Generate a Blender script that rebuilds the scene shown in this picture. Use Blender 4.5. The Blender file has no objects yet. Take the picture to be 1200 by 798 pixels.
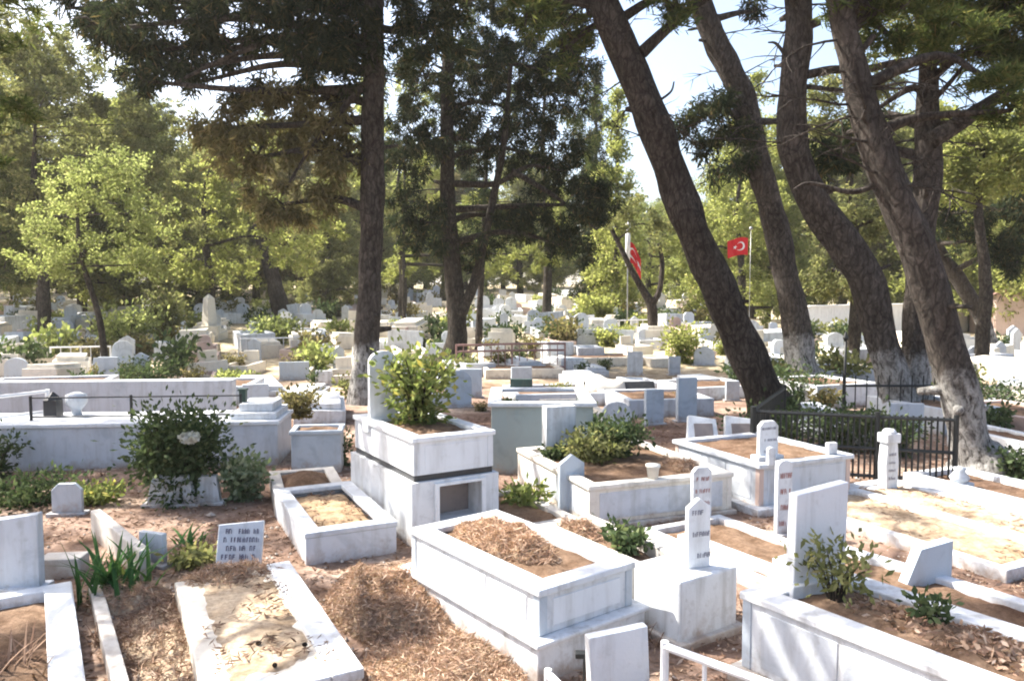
import bpy, math, random
import numpy as np
from mathutils import Vector, noise
random.seed(7)
RNG = np.random.default_rng(11)
S = bpy.context.scene
COL = S.collection
R = math.radians

# ------------------------------------------------------------------ camera
F, HCAM, TH = 900.0, 2.6, math.atan(56 / 900)
cam = bpy.data.objects.new('camera', bpy.data.cameras.new('camera'))
COL.objects.link(cam)
cam.location = (0, 0, HCAM)
cam.rotation_euler = (math.pi / 2 - TH, 0, 0)
cam.data.lens = 27.0
cam.data.sensor_width = 36
cam.data.clip_end = 3000
S.camera = cam

def sm(a, b, x):
    t = min(1, max(0, (x - a) / (b - a)))
    return t * t * (3 - 2 * t)

def hz(x, y):
    """height of the terrain: level graves near by, a slope with more graves behind, lower on the right"""
    t = max(0.0, min(y, 85) - 23)
    z = 0.056 * t * sm(0, 8, t) * (1 - sm(9, 24, x) * .95)
    z += 0.035 * noise.noise((x * .7, y * .7, 3.1)) + .02 * noise.noise((x * 2.1, y * 2.1, 8.))
    return z

def ray(px, py):
    v = -(py - 399) / F
    return (px - 600) / F, math.cos(TH) + v * math.sin(TH), -math.sin(TH) + v * math.cos(TH)

def P(px, py, z=0.0):
    x, y, k = ray(px, py)
    t = (z - HCAM) / k
    return Vector((x * t, y * t, z))

def D(px, py, d):
    x, y, k = ray(px, py)
    t = d / y
    return Vector((x * t, d, HCAM + k * t))

def G(px, py):
    x, y, k = ray(px, py)
    t = 3.0
    while t < 140:
        if HCAM + k * t < hz(x * t, y * t): break
        t *= 1.004
    return Vector((x * t, y * t, hz(x * t, y * t)))

# ------------------------------------------------------------------ materials
def newmat(name):
    m = bpy.data.materials.new(name); m.use_nodes = True
    nt = m.node_tree; nt.nodes.clear()
    return m, nt, nt.nodes.new('ShaderNodeOutputMaterial')

def nd(nt, typ, **kw):
    n = nt.nodes.new(typ)
    for k, v in kw.items():
        if k in n.inputs: n.inputs[k].default_value = v
        else: setattr(n, k, v)
    return n

def ramp(nt, fac, stops):
    r = nt.nodes.new('ShaderNodeValToRGB')
    e = r.color_ramp.elements
    e[0].position, e[0].color = stops[0][0], (*stops[0][1], 1)
    e[1].position, e[1].color = stops[-1][0], (*stops[-1][1], 1)
    for p, c in stops[1:-1]:
        q = e.new(p); q.color = (*c, 1)
    nt.links.new(fac, r.inputs['Fac'])
    return r.outputs['Color']

def mixc(nt, fac, a, b, mode='MIX'):
    m = nt.nodes.new('ShaderNodeMix'); m.data_type = 'RGBA'; m.blend_type = mode
    for sock, v in ((m.inputs[0], fac), (m.inputs[6], a), (m.inputs[7], b)):
        if hasattr(v, 'is_linked'): nt.links.new(v, sock)
        elif isinstance(v, (int, float)): sock.default_value = v
        else: sock.default_value = (*v, 1)
    return m.outputs[2]

def noi(nt, vec, scale, detail=4, rough=.6, **kw):
    n = nd(nt, 'ShaderNodeTexNoise', Scale=scale, Detail=detail, Roughness=rough, **kw)
    nt.links.new(vec, n.inputs['Vector'])
    return n.outputs['Fac']

def stone(name, col, dirt=(.30, .27, .22), vein=(.45, .46, .48), amount=.5, rough=.45, streak=True):
    m, nt, out = newmat(name)
    L = nt.links.new
    tc = nd(nt, 'ShaderNodeTexCoord'); ge = nd(nt, 'ShaderNodeNewGeometry')
    pos = ge.outputs['Position']
    c = ramp(nt, noi(nt, pos, 2.2, 6, .62, Distortion=1.6), [(.34, tuple(v * .5 + c * .5 for v, c in zip(vein, col))), (.48, col), (.8, tuple(min(.82, x * 1.05) for x in col))])
    mp = nd(nt, 'ShaderNodeMapping'); mp.inputs['Scale'].default_value = (5, 5, .55)
    L(pos, mp.inputs['Vector'])
    st = ramp(nt, noi(nt, mp.outputs['Vector'], 1.6, 5, .65), [(.50, (0, 0, 0)), (.78, (1, 1, 1))])
    k = nd(nt, 'ShaderNodeMath', operation='MULTIPLY'); L(st, k.inputs[0]); k.inputs[1].default_value = amount if streak else amount * .4
    c = mixc(nt, k.outputs[0], c, dirt)
    sp = ramp(nt, noi(nt, pos, 9, 5, .7), [(.56, (0, 0, 0)), (.72, (1, 1, 1))])
    k2 = nd(nt, 'ShaderNodeMath', operation='MULTIPLY'); L(sp, k2.inputs[0]); k2.inputs[1].default_value = amount * .6
    c = mixc(nt, k2.outputs[0], c, dirt)
    sx = nd(nt, 'ShaderNodeSeparateXYZ'); L(pos, sx.inputs[0])     # soil splashed on the foot of the stones
    zz = nd(nt, 'ShaderNodeMath', operation='MULTIPLY_ADD'); L(noi(nt, pos, 6, 5, .7), zz.inputs[0]); zz.inputs[1].default_value = -.55; L(sx.outputs['Z'], zz.inputs[2])
    za = nd(nt, 'ShaderNodeMath', operation='ADD'); L(zz.outputs[0], za.inputs[0]); za.inputs[1].default_value = .3
    spl = ramp(nt, za.outputs[0], [(.0, (.8, .8, .8)), (.16, (0, 0, 0))])
    c = mixc(nt, spl, c, (.27, .20, .15))
    b = nd(nt, 'ShaderNodeBsdfPrincipled', Roughness=rough)
    b.inputs['Specular IOR Level'].default_value = .3
    L(c, b.inputs['Base Color'])
    bp = nd(nt, 'ShaderNodeBump', Strength=.25, Distance=.01)
    L(noi(nt, pos, 45, 4, .7), bp.inputs['Height']); L(bp.outputs[0], b.inputs['Normal'])
    L(b.outputs[0], out.inputs['Surface'])
    return m

def plain(name, col, rough=.5, metal=0., var=.35):
    m, nt, out = newmat(name)
    ge = nd(nt, 'ShaderNodeNewGeometry')
    c = ramp(nt, noi(nt, ge.outputs['Position'], 7, 5, .65), [(.3, tuple(x * (1 - var) for x in col)), (.7, col)])
    b = nd(nt, 'ShaderNodeBsdfPrincipled', Roughness=rough, Metallic=metal)
    nt.links.new(c, b.inputs['Base Color'])
    nt.links.new(b.outputs[0], out.inputs['Surface'])
    return m

def earth(name, a, b_, c_, scale=3., bump=.6):
    m, nt, out = newmat(name)
    L = nt.links.new
    pos = nd(nt, 'ShaderNodeNewGeometry').outputs['Position']
    big = ramp(nt, noi(nt, pos, .55, 4, .6), [(.35, a), (.5, b_), (.66, c_)])
    if name == 'dry_earth':   # slope behind mixed to pale straw grass, its overexposed sunlight put into the colour
        sx = nd(nt, 'ShaderNodeSeparateXYZ'); L(pos, sx.inputs[0])
        mr = nd(nt, 'ShaderNodeMapRange'); L(sx.outputs['Y'], mr.inputs['Value']); mr.inputs['From Min'].default_value = 20; mr.inputs['From Max'].default_value = 27
        big = mixc(nt, mr.outputs[0], big, ramp(nt, noi(nt, pos, .4, 5, .65), [(.32, (.34, .30, .16)), (.48, (.56, .48, .33)), (.68, (.66, .59, .44))]))
    fine = ramp(nt, noi(nt, pos, scale * 9, 6, .75), [(.3, (.35, .33, .30)), (.62, (1, 1, 1))])
    mid = ramp(nt, noi(nt, pos, scale * 1.6, 5, .7), [(.36, (.55, .5, .45)), (.6, (1, 1, 1))])
    c = mixc(nt, 1., mixc(nt, .8, big, fine, 'MULTIPLY'), mid, 'MULTIPLY')
    b = nd(nt, 'ShaderNodeBsdfPrincipled', Roughness=.95)
    b.inputs['Specular IOR Level'].default_value = .1
    L(c, b.inputs['Base Color'])
    bp = nd(nt, 'ShaderNodeBump', Strength=bump, Distance=.04)
    L(noi(nt, pos, scale * 7, 6, .75), bp.inputs['Height']); L(bp.outputs[0], b.inputs['Normal'])
    L(b.outputs[0], out.inputs['Surface'])
    return m

def bark(name, a, b_, wash=0.):
    m, nt, out = newmat(name)
    L = nt.links.new
    tc = nd(nt, 'ShaderNodeTexCoord').outputs['Object']
    wob = nd(nt, 'ShaderNodeTexNoise', Scale=2.3, Detail=4.); L(tc, wob.inputs['Vector'])
    wv = nd(nt, 'ShaderNodeVectorMath', operation='MULTIPLY_ADD'); L(wob.outputs['Color'], wv.inputs[0]); wv.inputs[1].default_value = (.28, .28, .5); L(tc, wv.inputs[2])
    mp = nd(nt, 'ShaderNodeMapping'); mp.inputs['Scale'].default_value = (1, 1, .36); L(wv.outputs[0], mp.inputs['Vector'])
    n1 = noi(nt, mp.outputs[0], 14, 7, .75, Distortion=.3)
    vo = nd(nt, 'ShaderNodeTexVoronoi', Scale=8.5, feature='DISTANCE_TO_EDGE'); L(mp.outputs[0], vo.inputs['Vector'])
    c = ramp(nt, n1, [(.30, tuple(x * .35 for x in a)), (.5, a), (.72, b_)])
    cr = ramp(nt, vo.outputs['Distance'], [(.0, (.22, .20, .19)), (.13, (1, 1, 1))])
    bigp = ramp(nt, noi(nt, tc, 1.1, 4, .6), [(.35, (.62, .60, .58)), (.65, (1, 1, 1))])
    c = mixc(nt, .62, c, cr, 'MULTIPLY'); c = mixc(nt, 1., c, bigp, 'MULTIPLY')
    if wash:
        sx = nd(nt, 'ShaderNodeSeparateXYZ'); L(tc, sx.inputs[0])
        ad = nd(nt, 'ShaderNodeMath', operation='MULTIPLY_ADD'); L(noi(nt, tc, 3.2, 5, .7), ad.inputs[0])
        ad.inputs[1].default_value = -1.3; ad.inputs[2].default_value = wash + .55
        sb = nd(nt, 'ShaderNodeMath', operation='SUBTRACT', use_clamp=True); L(ad.outputs[0], sb.inputs[0]); L(sx.outputs['Z'], sb.inputs[1])
        fa = ramp(nt, sb.outputs[0], [(.0, (0, 0, 0)), (.3, (.62, .62, .62))])
        pa = ramp(nt, n1, [(.38, (0, 0, 0)), (.56, (1, 1, 1))])
        k = nd(nt, 'ShaderNodeMath', operation='MULTIPLY'); L(fa, k.inputs[0]); L(pa, k.inputs[1])
        c = mixc(nt, k.outputs[0], c, (.58, .57, .54))
    b = nd(nt, 'ShaderNodeBsdfPrincipled', Roughness=.9)
    b.inputs['Specular IOR Level'].default_value = .15
    L(c, b.inputs['Base Color'])
    bp = nd(nt, 'ShaderNodeBump', Strength=1., Distance=.09)
    h = nd(nt, 'ShaderNodeMath', operation='MULTIPLY_ADD'); L(vo.outputs['Distance'], h.inputs[0]); h.inputs[1].default_value = .6; L(n1, h.inputs[2])
    L(h.outputs[0], bp.inputs['Height']); L(bp.outputs[0], b.inputs['Normal'])
    L(b.outputs[0], out.inputs['Surface'])
    return m

def leafmat(name, a, b_, c_=None, trans=.4):
    """a / b_: darker and lighter leaf colours of the species, c_: an odd dry or young leaf"""
    m, nt, out = newmat(name)
    L = nt.links.new
    ge = nd(nt, 'ShaderNodeNewGeometry')
    ri = ge.outputs['Random Per Island']
    c = ramp(nt, ri, [(0., a), (.55, tuple((x + y) / 2 for x, y in zip(a, b_))), (.86, b_), (1., c_ or b_)])
    c2 = ramp(nt, noi(nt, ge.outputs['Position'], .8, 3, .6), [(.35, (.7, .72, .75)), (.65, (1.0, 1., 1.))])
    c = mixc(nt, 1., c, c2, 'MULTIPLY')
    d = nd(nt, 'ShaderNodeBsdfDiffuse'); t = nd(nt, 'ShaderNodeBsdfTranslucent')
    L(c, d.inputs['Color'])
    tcol = mixc(nt, 1., c, (1.06, 1.08, .78), 'MULTIPLY'); L(tcol, t.inputs['Color'])
    mx = nd(nt, 'ShaderNodeMixShader'); mx.inputs[0].default_value = trans
    L(d.outputs[0], mx.inputs[1]); L(t.outputs[0], mx.inputs[2])
    L(mx.outputs[0], out.inputs['Surface'])
    return m

M = dict(
    white=stone('white_marble', (.58, .60, .62), vein=(.36, .38, .41), dirt=(.25, .24, .22), amount=.8),
    clean=stone('clean_white_marble', (.64, .66, .68), dirt=(.28, .27, .25), amount=.45, vein=(.62, .63, .65)),
    grey=stone('grey_veined_marble', (.48, .51, .55), vein=(.30, .33, .37), dirt=(.24, .23, .22), amount=.6),
    blue=stone('blue_grey_marble', (.42, .47, .52), vein=(.27, .31, .36), amount=.35),
    teal=stone('grey_green_marble', (.26, .31, .31), vein=(.17, .21, .21), amount=.35),
    pink=stone('pinkish_stone', (.50, .38, .33), vein=(.34, .24, .21), amount=.3),
    conc=stone('weathered_concrete', (.46, .44, .41), vein=(.30, .29, .27), amount=.75, rough=.85),
    warm=stone('warm_white_marble', (.62, .59, .53), vein=(.46, .42, .37), dirt=(.27, .24, .19), amount=.7),
    cream=stone('cream_stone', (.66, .61, .52), vein=(.46, .42, .36), amount=.4),
    darkst=stone('dark_green_granite', (.05, .09, .08), vein=(.03, .05, .05), amount=.15, rough=.3),
    black=stone('black_granite', (.03, .032, .035), vein=(.018, .018, .02), amount=.1, rough=.3),
    plaster=stone('white_plaster', (.76, .74, .70), vein=(.6, .58, .54), amount=.3, rough=.9),
    wpaint=plain('white_painted_metal', (.78, .78, .78), .45, 0, .12),
    iron=plain('black_iron', (.02, .022, .022), .5, .3),
    rust=plain('dull_red_painted_metal', (.30, .17, .15), .6, 0),
    green=plain('dark_green_painted_metal', (.025, .06, .045), .5, 0),
    ink=plain('dark_engraving', (.24, .24, .28), .8),
    deepink=plain('deep_engraving', (.13, .12, .17), .8),
    redink=plain('dark_red_engraving', (.36, .16, .14), .8),
    picture=stone('grey_brown_inset', (.20, .17, .16), vein=(.10, .09, .09), amount=.1),
    ground=earth('dry_earth', (.20, .13, .10), (.33, .235, .185), (.50, .40, .32), 1.6),
    soil=earth('brown_soil', (.16, .10, .07), (.21, .14, .095), (.28, .19, .13), 3.),
    sand=earth('sandy_soil', (.42, .31, .20), (.52, .41, .29), (.60, .50, .38), 2.4, .4),
    barkA=bark('pine_bark', (.068, .055, .046), (.16, .132, .112), .0),
    barkW=bark('limewashed_pine_bark', (.085, .072, .062), (.20, .17, .145), 1.6),
    barkG=bark('grey_bark', (.065, .055, .045), (.15, .13, .105)),
    cedar=leafmat('shade_dark_cedar_needles', (.022, .034, .022), (.062, .072, .038), (.16, .12, .06), .3),  # shadowed, backlit look of these crowns is put into the dark colour
    pine=leafmat('pine_needles', (.055, .08, .03), (.15, .17, .06), (.2, .16, .07), .5),
    olive=leafmat('olive_leaves', (.14, .15, .065), (.28, .285, .14), (.34, .30, .15), .62),
    dry=leafmat('browned_needles', (.12, .11, .055), (.26, .225, .12), (.33, .255, .14), .6),
    lime=leafmat('yellow_green_leaves', (.22, .24, .075), (.38, .40, .16), (.46, .42, .2), .68),
    sap=leafmat('light_green_leaves', (.20, .235, .08), (.37, .40, .18), (.47, .46, .24), .66),
    shrub=leafmat('dark_shrub_leaves', (.045, .07, .032), (.115, .15, .075), (.19, .22, .11), .35),
    pale=leafmat('variegated_leaves', (.12, .17, .08), (.34, .38, .25), (.5, .48, .35), .35),
    yel=leafmat('yellowing_leaves', (.14, .19, .06), (.34, .36, .14), (.50, .42, .12), .5),
    iris=leafmat('iris_blades', (.04, .10, .035), (.09, .17, .06), (.2, .2, .07), .3),
    needle=leafmat('dead_pine_needles', (.31, .185, .125), (.56, .40, .29), (.68, .53, .41), .2),
    litter=leafmat('fallen_needle_litter', (.14, .08, .055), (.40, .27, .19), (.54, .41, .31), .1),
    petal=leafmat('white_petals', (.6, .6, .55), (.75, .75, .7), None, .3),
    red=plain('red_cloth', (.62, .012, .02), .8, 0, .2),
    flagw=plain('white_cloth', (.8, .8, .8), .8, 0, .05),
    pot=plain('pale_pot', (.7, .68, .62), .7),
    metalgrey=plain('grey_metal', (.4, .4, .4), .4, .5),
)

# ------------------------------------------------------------------ mesh helpers
class MB:
    def __init__(s): s.v, s.f = [], []
    def add(s, v, f):
        o = len(s.v); s.v += [tuple(p) for p in v]; s.f += [tuple(i + o for i in q) for q in f]; return s
    def box(s, x0, x1, y0, y1, z0, z1):
        return s.add([(x0, y0, z0), (x1, y0, z0), (x1, y1, z0), (x0, y1, z0), (x0, y0, z1), (x1, y0, z1), (x1, y1, z1), (x0, y1, z1)],
                     [(0, 3, 2, 1), (4, 5, 6, 7), (0, 1, 5, 4), (1, 2, 6, 5), (2, 3, 7, 6), (3, 0, 4, 7)])
    def ring(s, X, Y, x, y, z0, z1):
        """hollow rectangular frame: outer half sizes X, Y; inner half sizes x, y"""
        v = [(a * w, b * h, z) for z in (z0, z1) for w, h in ((X, Y), (x, y)) for a, b in ((-1, -1), (1, -1), (1, 1), (-1, 1))]
        f = []
        for i in range(4):
            j = (i + 1) % 4
            f += [(i, j, 8 + j, 8 + i), (4 + j, 4 + i, 12 + i, 12 + j), (8 + i, 8 + j, 12 + j, 12 + i), (j, i, 4 + i, 4 + j)]
        return s.add(v, f)
    def prism(s, poly, y0, y1):
        n = len(poly)
        v = [(x, y0, z) for x, z in poly] + [(x, y1, z) for x, z in poly]
        f = [tuple(range(n)), tuple(range(2 * n - 1, n - 1, -1))] + [((i + 1) % n, i, n + i, n + (i + 1) % n) for i in range(n)]
        return s.add(v, f)
    def lathe(s, prof, n=16, c=(0, 0, 0)):
        v = [(c[0] + r * math.cos(2 * math.pi * k / n), c[1] + r * math.sin(2 * math.pi * k / n), c[2] + z) for r, z in prof for k in range(n)]
        m = len(prof)
        f = [(i * n + k, i * n + (k + 1) % n, (i + 1) * n + (k + 1) % n, (i + 1) * n + k) for i in range(m - 1) for k in range(n)]
        f += [tuple(range(n - 1, -1, -1)), tuple((m - 1) * n + k for k in range(n))]
        return s.add(v, f)
    def tube(s, pts, rad, n=8, rough=0., seed=0., flat=1.):
        pts = [Vector(p) for p in pts]
        v, m = [], len(pts)
        prev = None
        for i, p in enumerate(pts):
            t = (pts[min(i + 1, m - 1)] - pts[max(i - 1, 0)]).normalized()
            ref = prev if prev is not None else (Vector((1, 0, 0)) if abs(t.x) < .8 else Vector((0, 1, 0)))
            a = (ref - t * ref.dot(t)).normalized(); prev = a
            b = t.cross(a)
            for k in range(n):
                an = 2 * math.pi * k / n
                r = rad[i]
                if rough:
                    r *= 1 + rough * noise.noise((math.cos(an) * 1.7 + seed, math.sin(an) * 1.7, p.z * .9)) + rough * .6 * noise.noise((math.cos(an) * 4 + seed, math.sin(an) * 4, p.z * 2.))
                v.append(p + a * (r * math.cos(an)) + b * (r * flat * math.sin(an)))
        f = [(i * n + k, i * n + (k + 1) % n, (i + 1) * n + (k + 1) % n, (i + 1) * n + k) for i in range(m - 1) for k in range(n)]
        f += [tuple(range(n - 1, -1, -1)), tuple((m - 1) * n + k for k in range(n))]
        return s.add(v, f)
    def mesh(s, name, mat, smooth=False):
        me = bpy.data.meshes.new(name); me.from_pydata(s.v, [], s.f); me.materials.append(mat)
        if smooth: me.shade_smooth()
        me.update(); return me

def link(name, me, parent=None, bevel=0., loc=None):
    o = bpy.data.objects.new(name, me); COL.objects.link(o)
    if parent: o.parent = parent
    if loc is not None: o.location = loc
    if bevel:
        b = o.modifiers.new('b', 'BEVEL'); b.width = bevel; b.segments = 2; b.limit_method = 'ANGLE'; b.angle_limit = R(40)
    return o

def part(name, mb, mat, parent=None, bevel=.008, smooth=False, label=None):
    o = link(name, mb.mesh(name, mat, smooth), parent, bevel)
    if label: o['label'] = label
    return o

def tag(o, label, cat, group=None, kind=None):
    o['label'] = label; o['category'] = cat
    if group: o['group'] = group
    if kind: o['kind'] = kind
    return o

def thing(name, label, cat, loc=(0, 0, 0), rz=0., group=None):
    o = bpy.data.objects.new(name, None); COL.objects.link(o); o.empty_display_size = .1
    o.location = loc; o.rotation_euler = (0, 0, rz)
    return tag(o, label, cat, group)

def setting(o): o['kind'] = 'structure'; return o

def catmull(pts, per=6):
    """smooth rows (any width) of numbers"""
    a = np.array(pts, float)
    a = np.vstack([2 * a[0] - a[1], a, 2 * a[-1] - a[-2]])
    out = []
    for i in range(1, len(a) - 2):
        for t in np.linspace(0, 1, per, endpoint=False):
            p0, p1, p2, p3 = a[i - 1:i + 3]
            out.append(.5 * (2 * p1 + (p2 - p0) * t + (2 * p0 - 5 * p1 + 4 * p2 - p3) * t * t + (3 * p1 - p0 - 3 * p2 + p3) * t ** 3))
    out.append(a[-2])
    return np.array(out)

def leaf_mesh(name, c, a, ln, wd, mat):
    """one rhombic blade per row: centre c, direction a, half length ln, half width wd"""
    n = len(c)
    a = a / (np.linalg.norm(a, axis=1, keepdims=True) + 1e-9)
    r = RNG.normal(size=(n, 3)); b = np.cross(a, r); b /= (np.linalg.norm(b, axis=1, keepdims=True) + 1e-9)
    ln = np.broadcast_to(np.asarray(ln, float), (n,))[:, None]; wd = np.broadcast_to(np.asarray(wd, float), (n,))[:, None]
    v = np.stack([c - a * ln, c + b * wd + a * ln * .1, c + a * ln, c - b * wd + a * ln * .1], 1).reshape(-1, 3).astype(np.float32)
    me = bpy.data.meshes.new(name)
    me.vertices.add(4 * n); me.vertices.foreach_set('co', v.ravel())
    me.loops.add(4 * n); me.loops.foreach_set('vertex_index', np.arange(4 * n, dtype=np.int32))
    me.polygons.add(n); me.polygons.foreach_set('loop_start', np.arange(0, 4 * n, 4, dtype=np.int32))
    me.update(calc_edges=True); me.materials.append(mat)
    return me

def ball(n, bias=2.4):
    d = RNG.normal(size=(n, 3)); d /= np.linalg.norm(d, axis=1, keepdims=True)
    return d * (RNG.random((n, 1)) ** (1 / bias))

KINDS = {  # leaf half length, half width, leaves per spray, spray radius, droop
    'cedar': (.14, .021, 105, .36, -.55), 'pine': (.12, .016, 115, .32, .15), 'olive': (.09, .032, 85, .36, 0.), 'dry': (.13, .024, 90, .34, -.6),
    'lime': (.09, .04, 80, .40, 0.), 'sap': (.055, .027, 60, .30, .05),
}
def cloud(blobs, kind, size=1.):
    """blobs: (centre, (rx, ry, rz), sprays). Returns arrays of leaf centres and directions"""
    ln, wd, per, rs, droop = KINDS[kind]
    C, A = [], []
    for c, r, n in blobs:
        sub = np.array(c) + ball(n) * np.array(r)
        for s in sub:
            k = int(per * random.uniform(.6, 1.3))
            off = ball(k, 1.6)
            flat = np.array([.85, .85, .85] if kind in ('cedar', 'dry') else [1, 1, .5] if kind == 'pine' else [.95, .95, .8]) * rs * size * random.uniform(.7, 1.35)
            C.append(s + off * flat)
            A.append(off * np.array([1, 1, .5]) + RNG.normal(size=(k, 3)) * .45 + np.array([0, 0, droop]))
    return np.vstack(C), np.vstack(A), ln * size, wd * size

def crown(name, blobs, kind, mat, parent, base, size=1.):
    c, a, ln, wd = cloud(blobs, kind, size)
    n = len(c)
    me = leaf_mesh(name, c - np.array(base), a, ln * RNG.uniform(.6, 1.25, n), wd * RNG.uniform(.7, 1.3, n), mat)
    return link(name, me, parent)

def tree(name, label, base, trunk, blobs, kind, mat, bk, group=None, size=1., limbs=True, extra=(), n=14, more=(), twigs=0):
    """trunk: world rows (x,y,z,r). blobs in world space. extra: rows for further visible boughs. more: further crowns (blobs, kind, mat)"""
    t = thing(name, label, 'tree', base, 0, group)
    b0 = Vector(base)
    tr = catmull(trunk, 8)
    mb = MB(); sd = random.uniform(0, 50)
    mb.tube([Vector(r[:3]) - b0 for r in tr], [r[3] for r in tr], n, .22, sd)
    allb = list(blobs)
    for q in more: allb += q[0]
    if limbs:
        for c, r, k in allb:
            c = Vector(c)
            cand = [q for q in tr if q[2] <= c.z + .3] or [tr[-1]]
            q = min(cand, key=lambda q: (Vector(q[:3]) - c).length + .25 * abs(q[2] - c.z))
            s = Vector(q[:3])
            mid = s.lerp(c, .5) + Vector((random.uniform(-.3, .3), random.uniform(-.3, .3), random.uniform(-.1, .5)))
            r0 = min(q[3] * .5, .10 + .012 * (c - s).length)
            rows = catmull([(*s, r0), (*mid, r0 * .65), (*c, r0 * .3)], 5)
            mb.tube([Vector(x[:3]) - b0 for x in rows], [x[3] for x in rows], 7, .1, sd)
            for _ in range(4):
                e = c + Vector(ball(1, 2.)[0] * np.array(r) * .9)
                m2 = c.lerp(e, .5) + Vector((0, 0, .15))
                mb.tube([c - b0, m2 - b0, e - b0], [r0 * .3, r0 * .2, r0 * .08], 5)
    for _ in range(twigs // 3):   # broken stubs
        q = tr[random.randint(len(tr) // 5, len(tr) - 2)]; an = random.uniform(0, 6.3); s = Vector(q[:3]) - b0
        d_ = Vector((math.cos(an), math.sin(an), random.uniform(-.1, .4))); r_ = random.uniform(.03, .075)
        mb.tube([s, s + d_ * q[3] * .95, s + d_ * (q[3] + random.uniform(.08, .35))], [r_ * 1.6, r_ * 1.2, r_ * .8], 7, .3, sd)
    for _ in range(twigs):
        q = tr[random.randint(int(len(tr) * .52), len(tr) - 1)]
        s = Vector(q[:3]); an = random.uniform(0, 6.3); ln = random.uniform(.5, 1.8)
        d_ = Vector((math.cos(an), math.sin(an) * .6, random.uniform(-.35, .4)))
        def twig(s, d_, ln, r0, lev):
            pts = [s]
            d_ = d_.copy()
            for k in range(5):
                d_ = (d_ + Vector((random.gauss(0, .16), random.gauss(0, .16), random.gauss(-.05, .16)))).normalized()
                pts.append(pts[-1] + d_ * ln / 5)
            mb.tube([p - b0 for p in pts], [r0 * (1 - .17 * k) for k in range(6)], 5)
            if lev:
                for k in (1, 2, 3, 3, 4): twig(pts[k], (d_ + Vector((random.gauss(0, .8), random.gauss(0, .8), random.gauss(0, .5)))).normalized(), ln * random.uniform(.25, .5), r0 * .5, 0)
        twig(s, d_.normalized(), ln, .024, 1)
    part('trunk', mb, bk, t, 0, True)
    for ex in extra:
        m2 = MB(); rows = catmull(ex, 7)
        m2.tube([Vector(x[:3]) - b0 for x in rows], [x[3] for x in rows], 9, .14, sd)
        part('branch', m2, bk, t, 0, True)
    if blobs: crown('crown', blobs, kind, mat, t, base, size)
    for q in more: crown('crown', q[0], q[1], q[2], t, base, size)
    return t

def tp(d, rows):
    """trunk rows from photo measurements: (px, py, width px) or with its own distance as a fourth number"""
    out = []
    for q in rows:
        dd = q[3] if len(q) > 3 else d
        p = D(q[0], q[1], dd); out.append((*p, q[2] * dd / F / 2 * .84))
    return out

def bl(d, rows, thick=.8, k=1.9):
    """crown masses from photo measurements: (px, py, rx, ry, sprays[, distance])"""
    out = []
    for q in rows:
        dd = (q[5] if len(q) > 5 else d) + random.uniform(-.8, .8)
        out.append((tuple(D(q[0], q[1], dd)), (q[2] * dd / F, max(.5, q[2] * dd / F * thick), q[3] * dd / F), int(q[4] * k)))
    return out

# ------------------------------------------------------------------ world and sun
SUN = Vector((-.93, .37, 0)).normalized() * math.cos(R(50)) + Vector((0, 0, math.sin(R(50))))
w = bpy.data.worlds.new('World'); S.world = w; w.use_nodes = True
nt = w.node_tree
sky = nt.nodes.new('ShaderNodeTexSky'); sky.sky_type = 'NISHITA'; sky.sun_disc = False
sky.sun_elevation = R(50); sky.sun_rotation = math.atan2(SUN.x, SUN.y) % (2 * math.pi)
sky.air_density = 1.0; sky.dust_density = 4.5
bg = nt.nodes['Background']; bg.inputs["Strength"].default_value = .13
nt.links.new(sky.outputs[0], bg.inputs['Color'])
sl = bpy.data.lights.new('sun', 'SUN'); sl.energy = 5.0; sl.angle = R(.53); sl.color = (1., .95, .87)
so = bpy.data.objects.new('sun', sl); COL.objects.link(so)
so.rotation_euler = (-SUN).to_track_quat('-Z', 'Y').to_euler(); so.location = SUN * 60

S.view_settings.view_transform = 'Standard'; S.view_settings.look = 'None'
S.view_settings.gamma = 1; S.view_settings.use_curve_mapping = False
S.view_settings.exposure = 1.72
S.render.engine = 'CYCLES'
S.cycles.max_bounces = 6; S.cycles.diffuse_bounces = 4; S.cycles.transmission_bounces = 4
S.cycles.use_denoising = True
S.cycles.sample_clamp_indirect = 8
S.cycles.filter_width = 2.0

# ------------------------------------------------------------------ ground
def axis(segs):
    out = []
    for a, b, n in segs: out += list(np.linspace(a, b, n, endpoint=False))
    return out + [segs[-1][1]]
xs = axis([(-900, -60, 10), (-60, -14, 40), (-14, 14, 150), (14, 60, 40), (60, 900, 10)])
ys = axis([(-40, 0, 10), (0, 16, 100), (16, 90, 90), (90, 1400, 14)])
gv = [(x, y, hz(x, y)) for y in ys for x in xs]
nx = len(xs)
gf = [(j * nx + i, j * nx + i + 1, (j + 1) * nx + i + 1, (j + 1) * nx + i) for j in range(len(ys) - 1) for i in range(nx - 1)]
g = MB(); g.v, g.f = gv, gf
setting(part('ground', g, M['ground'], None, 0, True))

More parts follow.
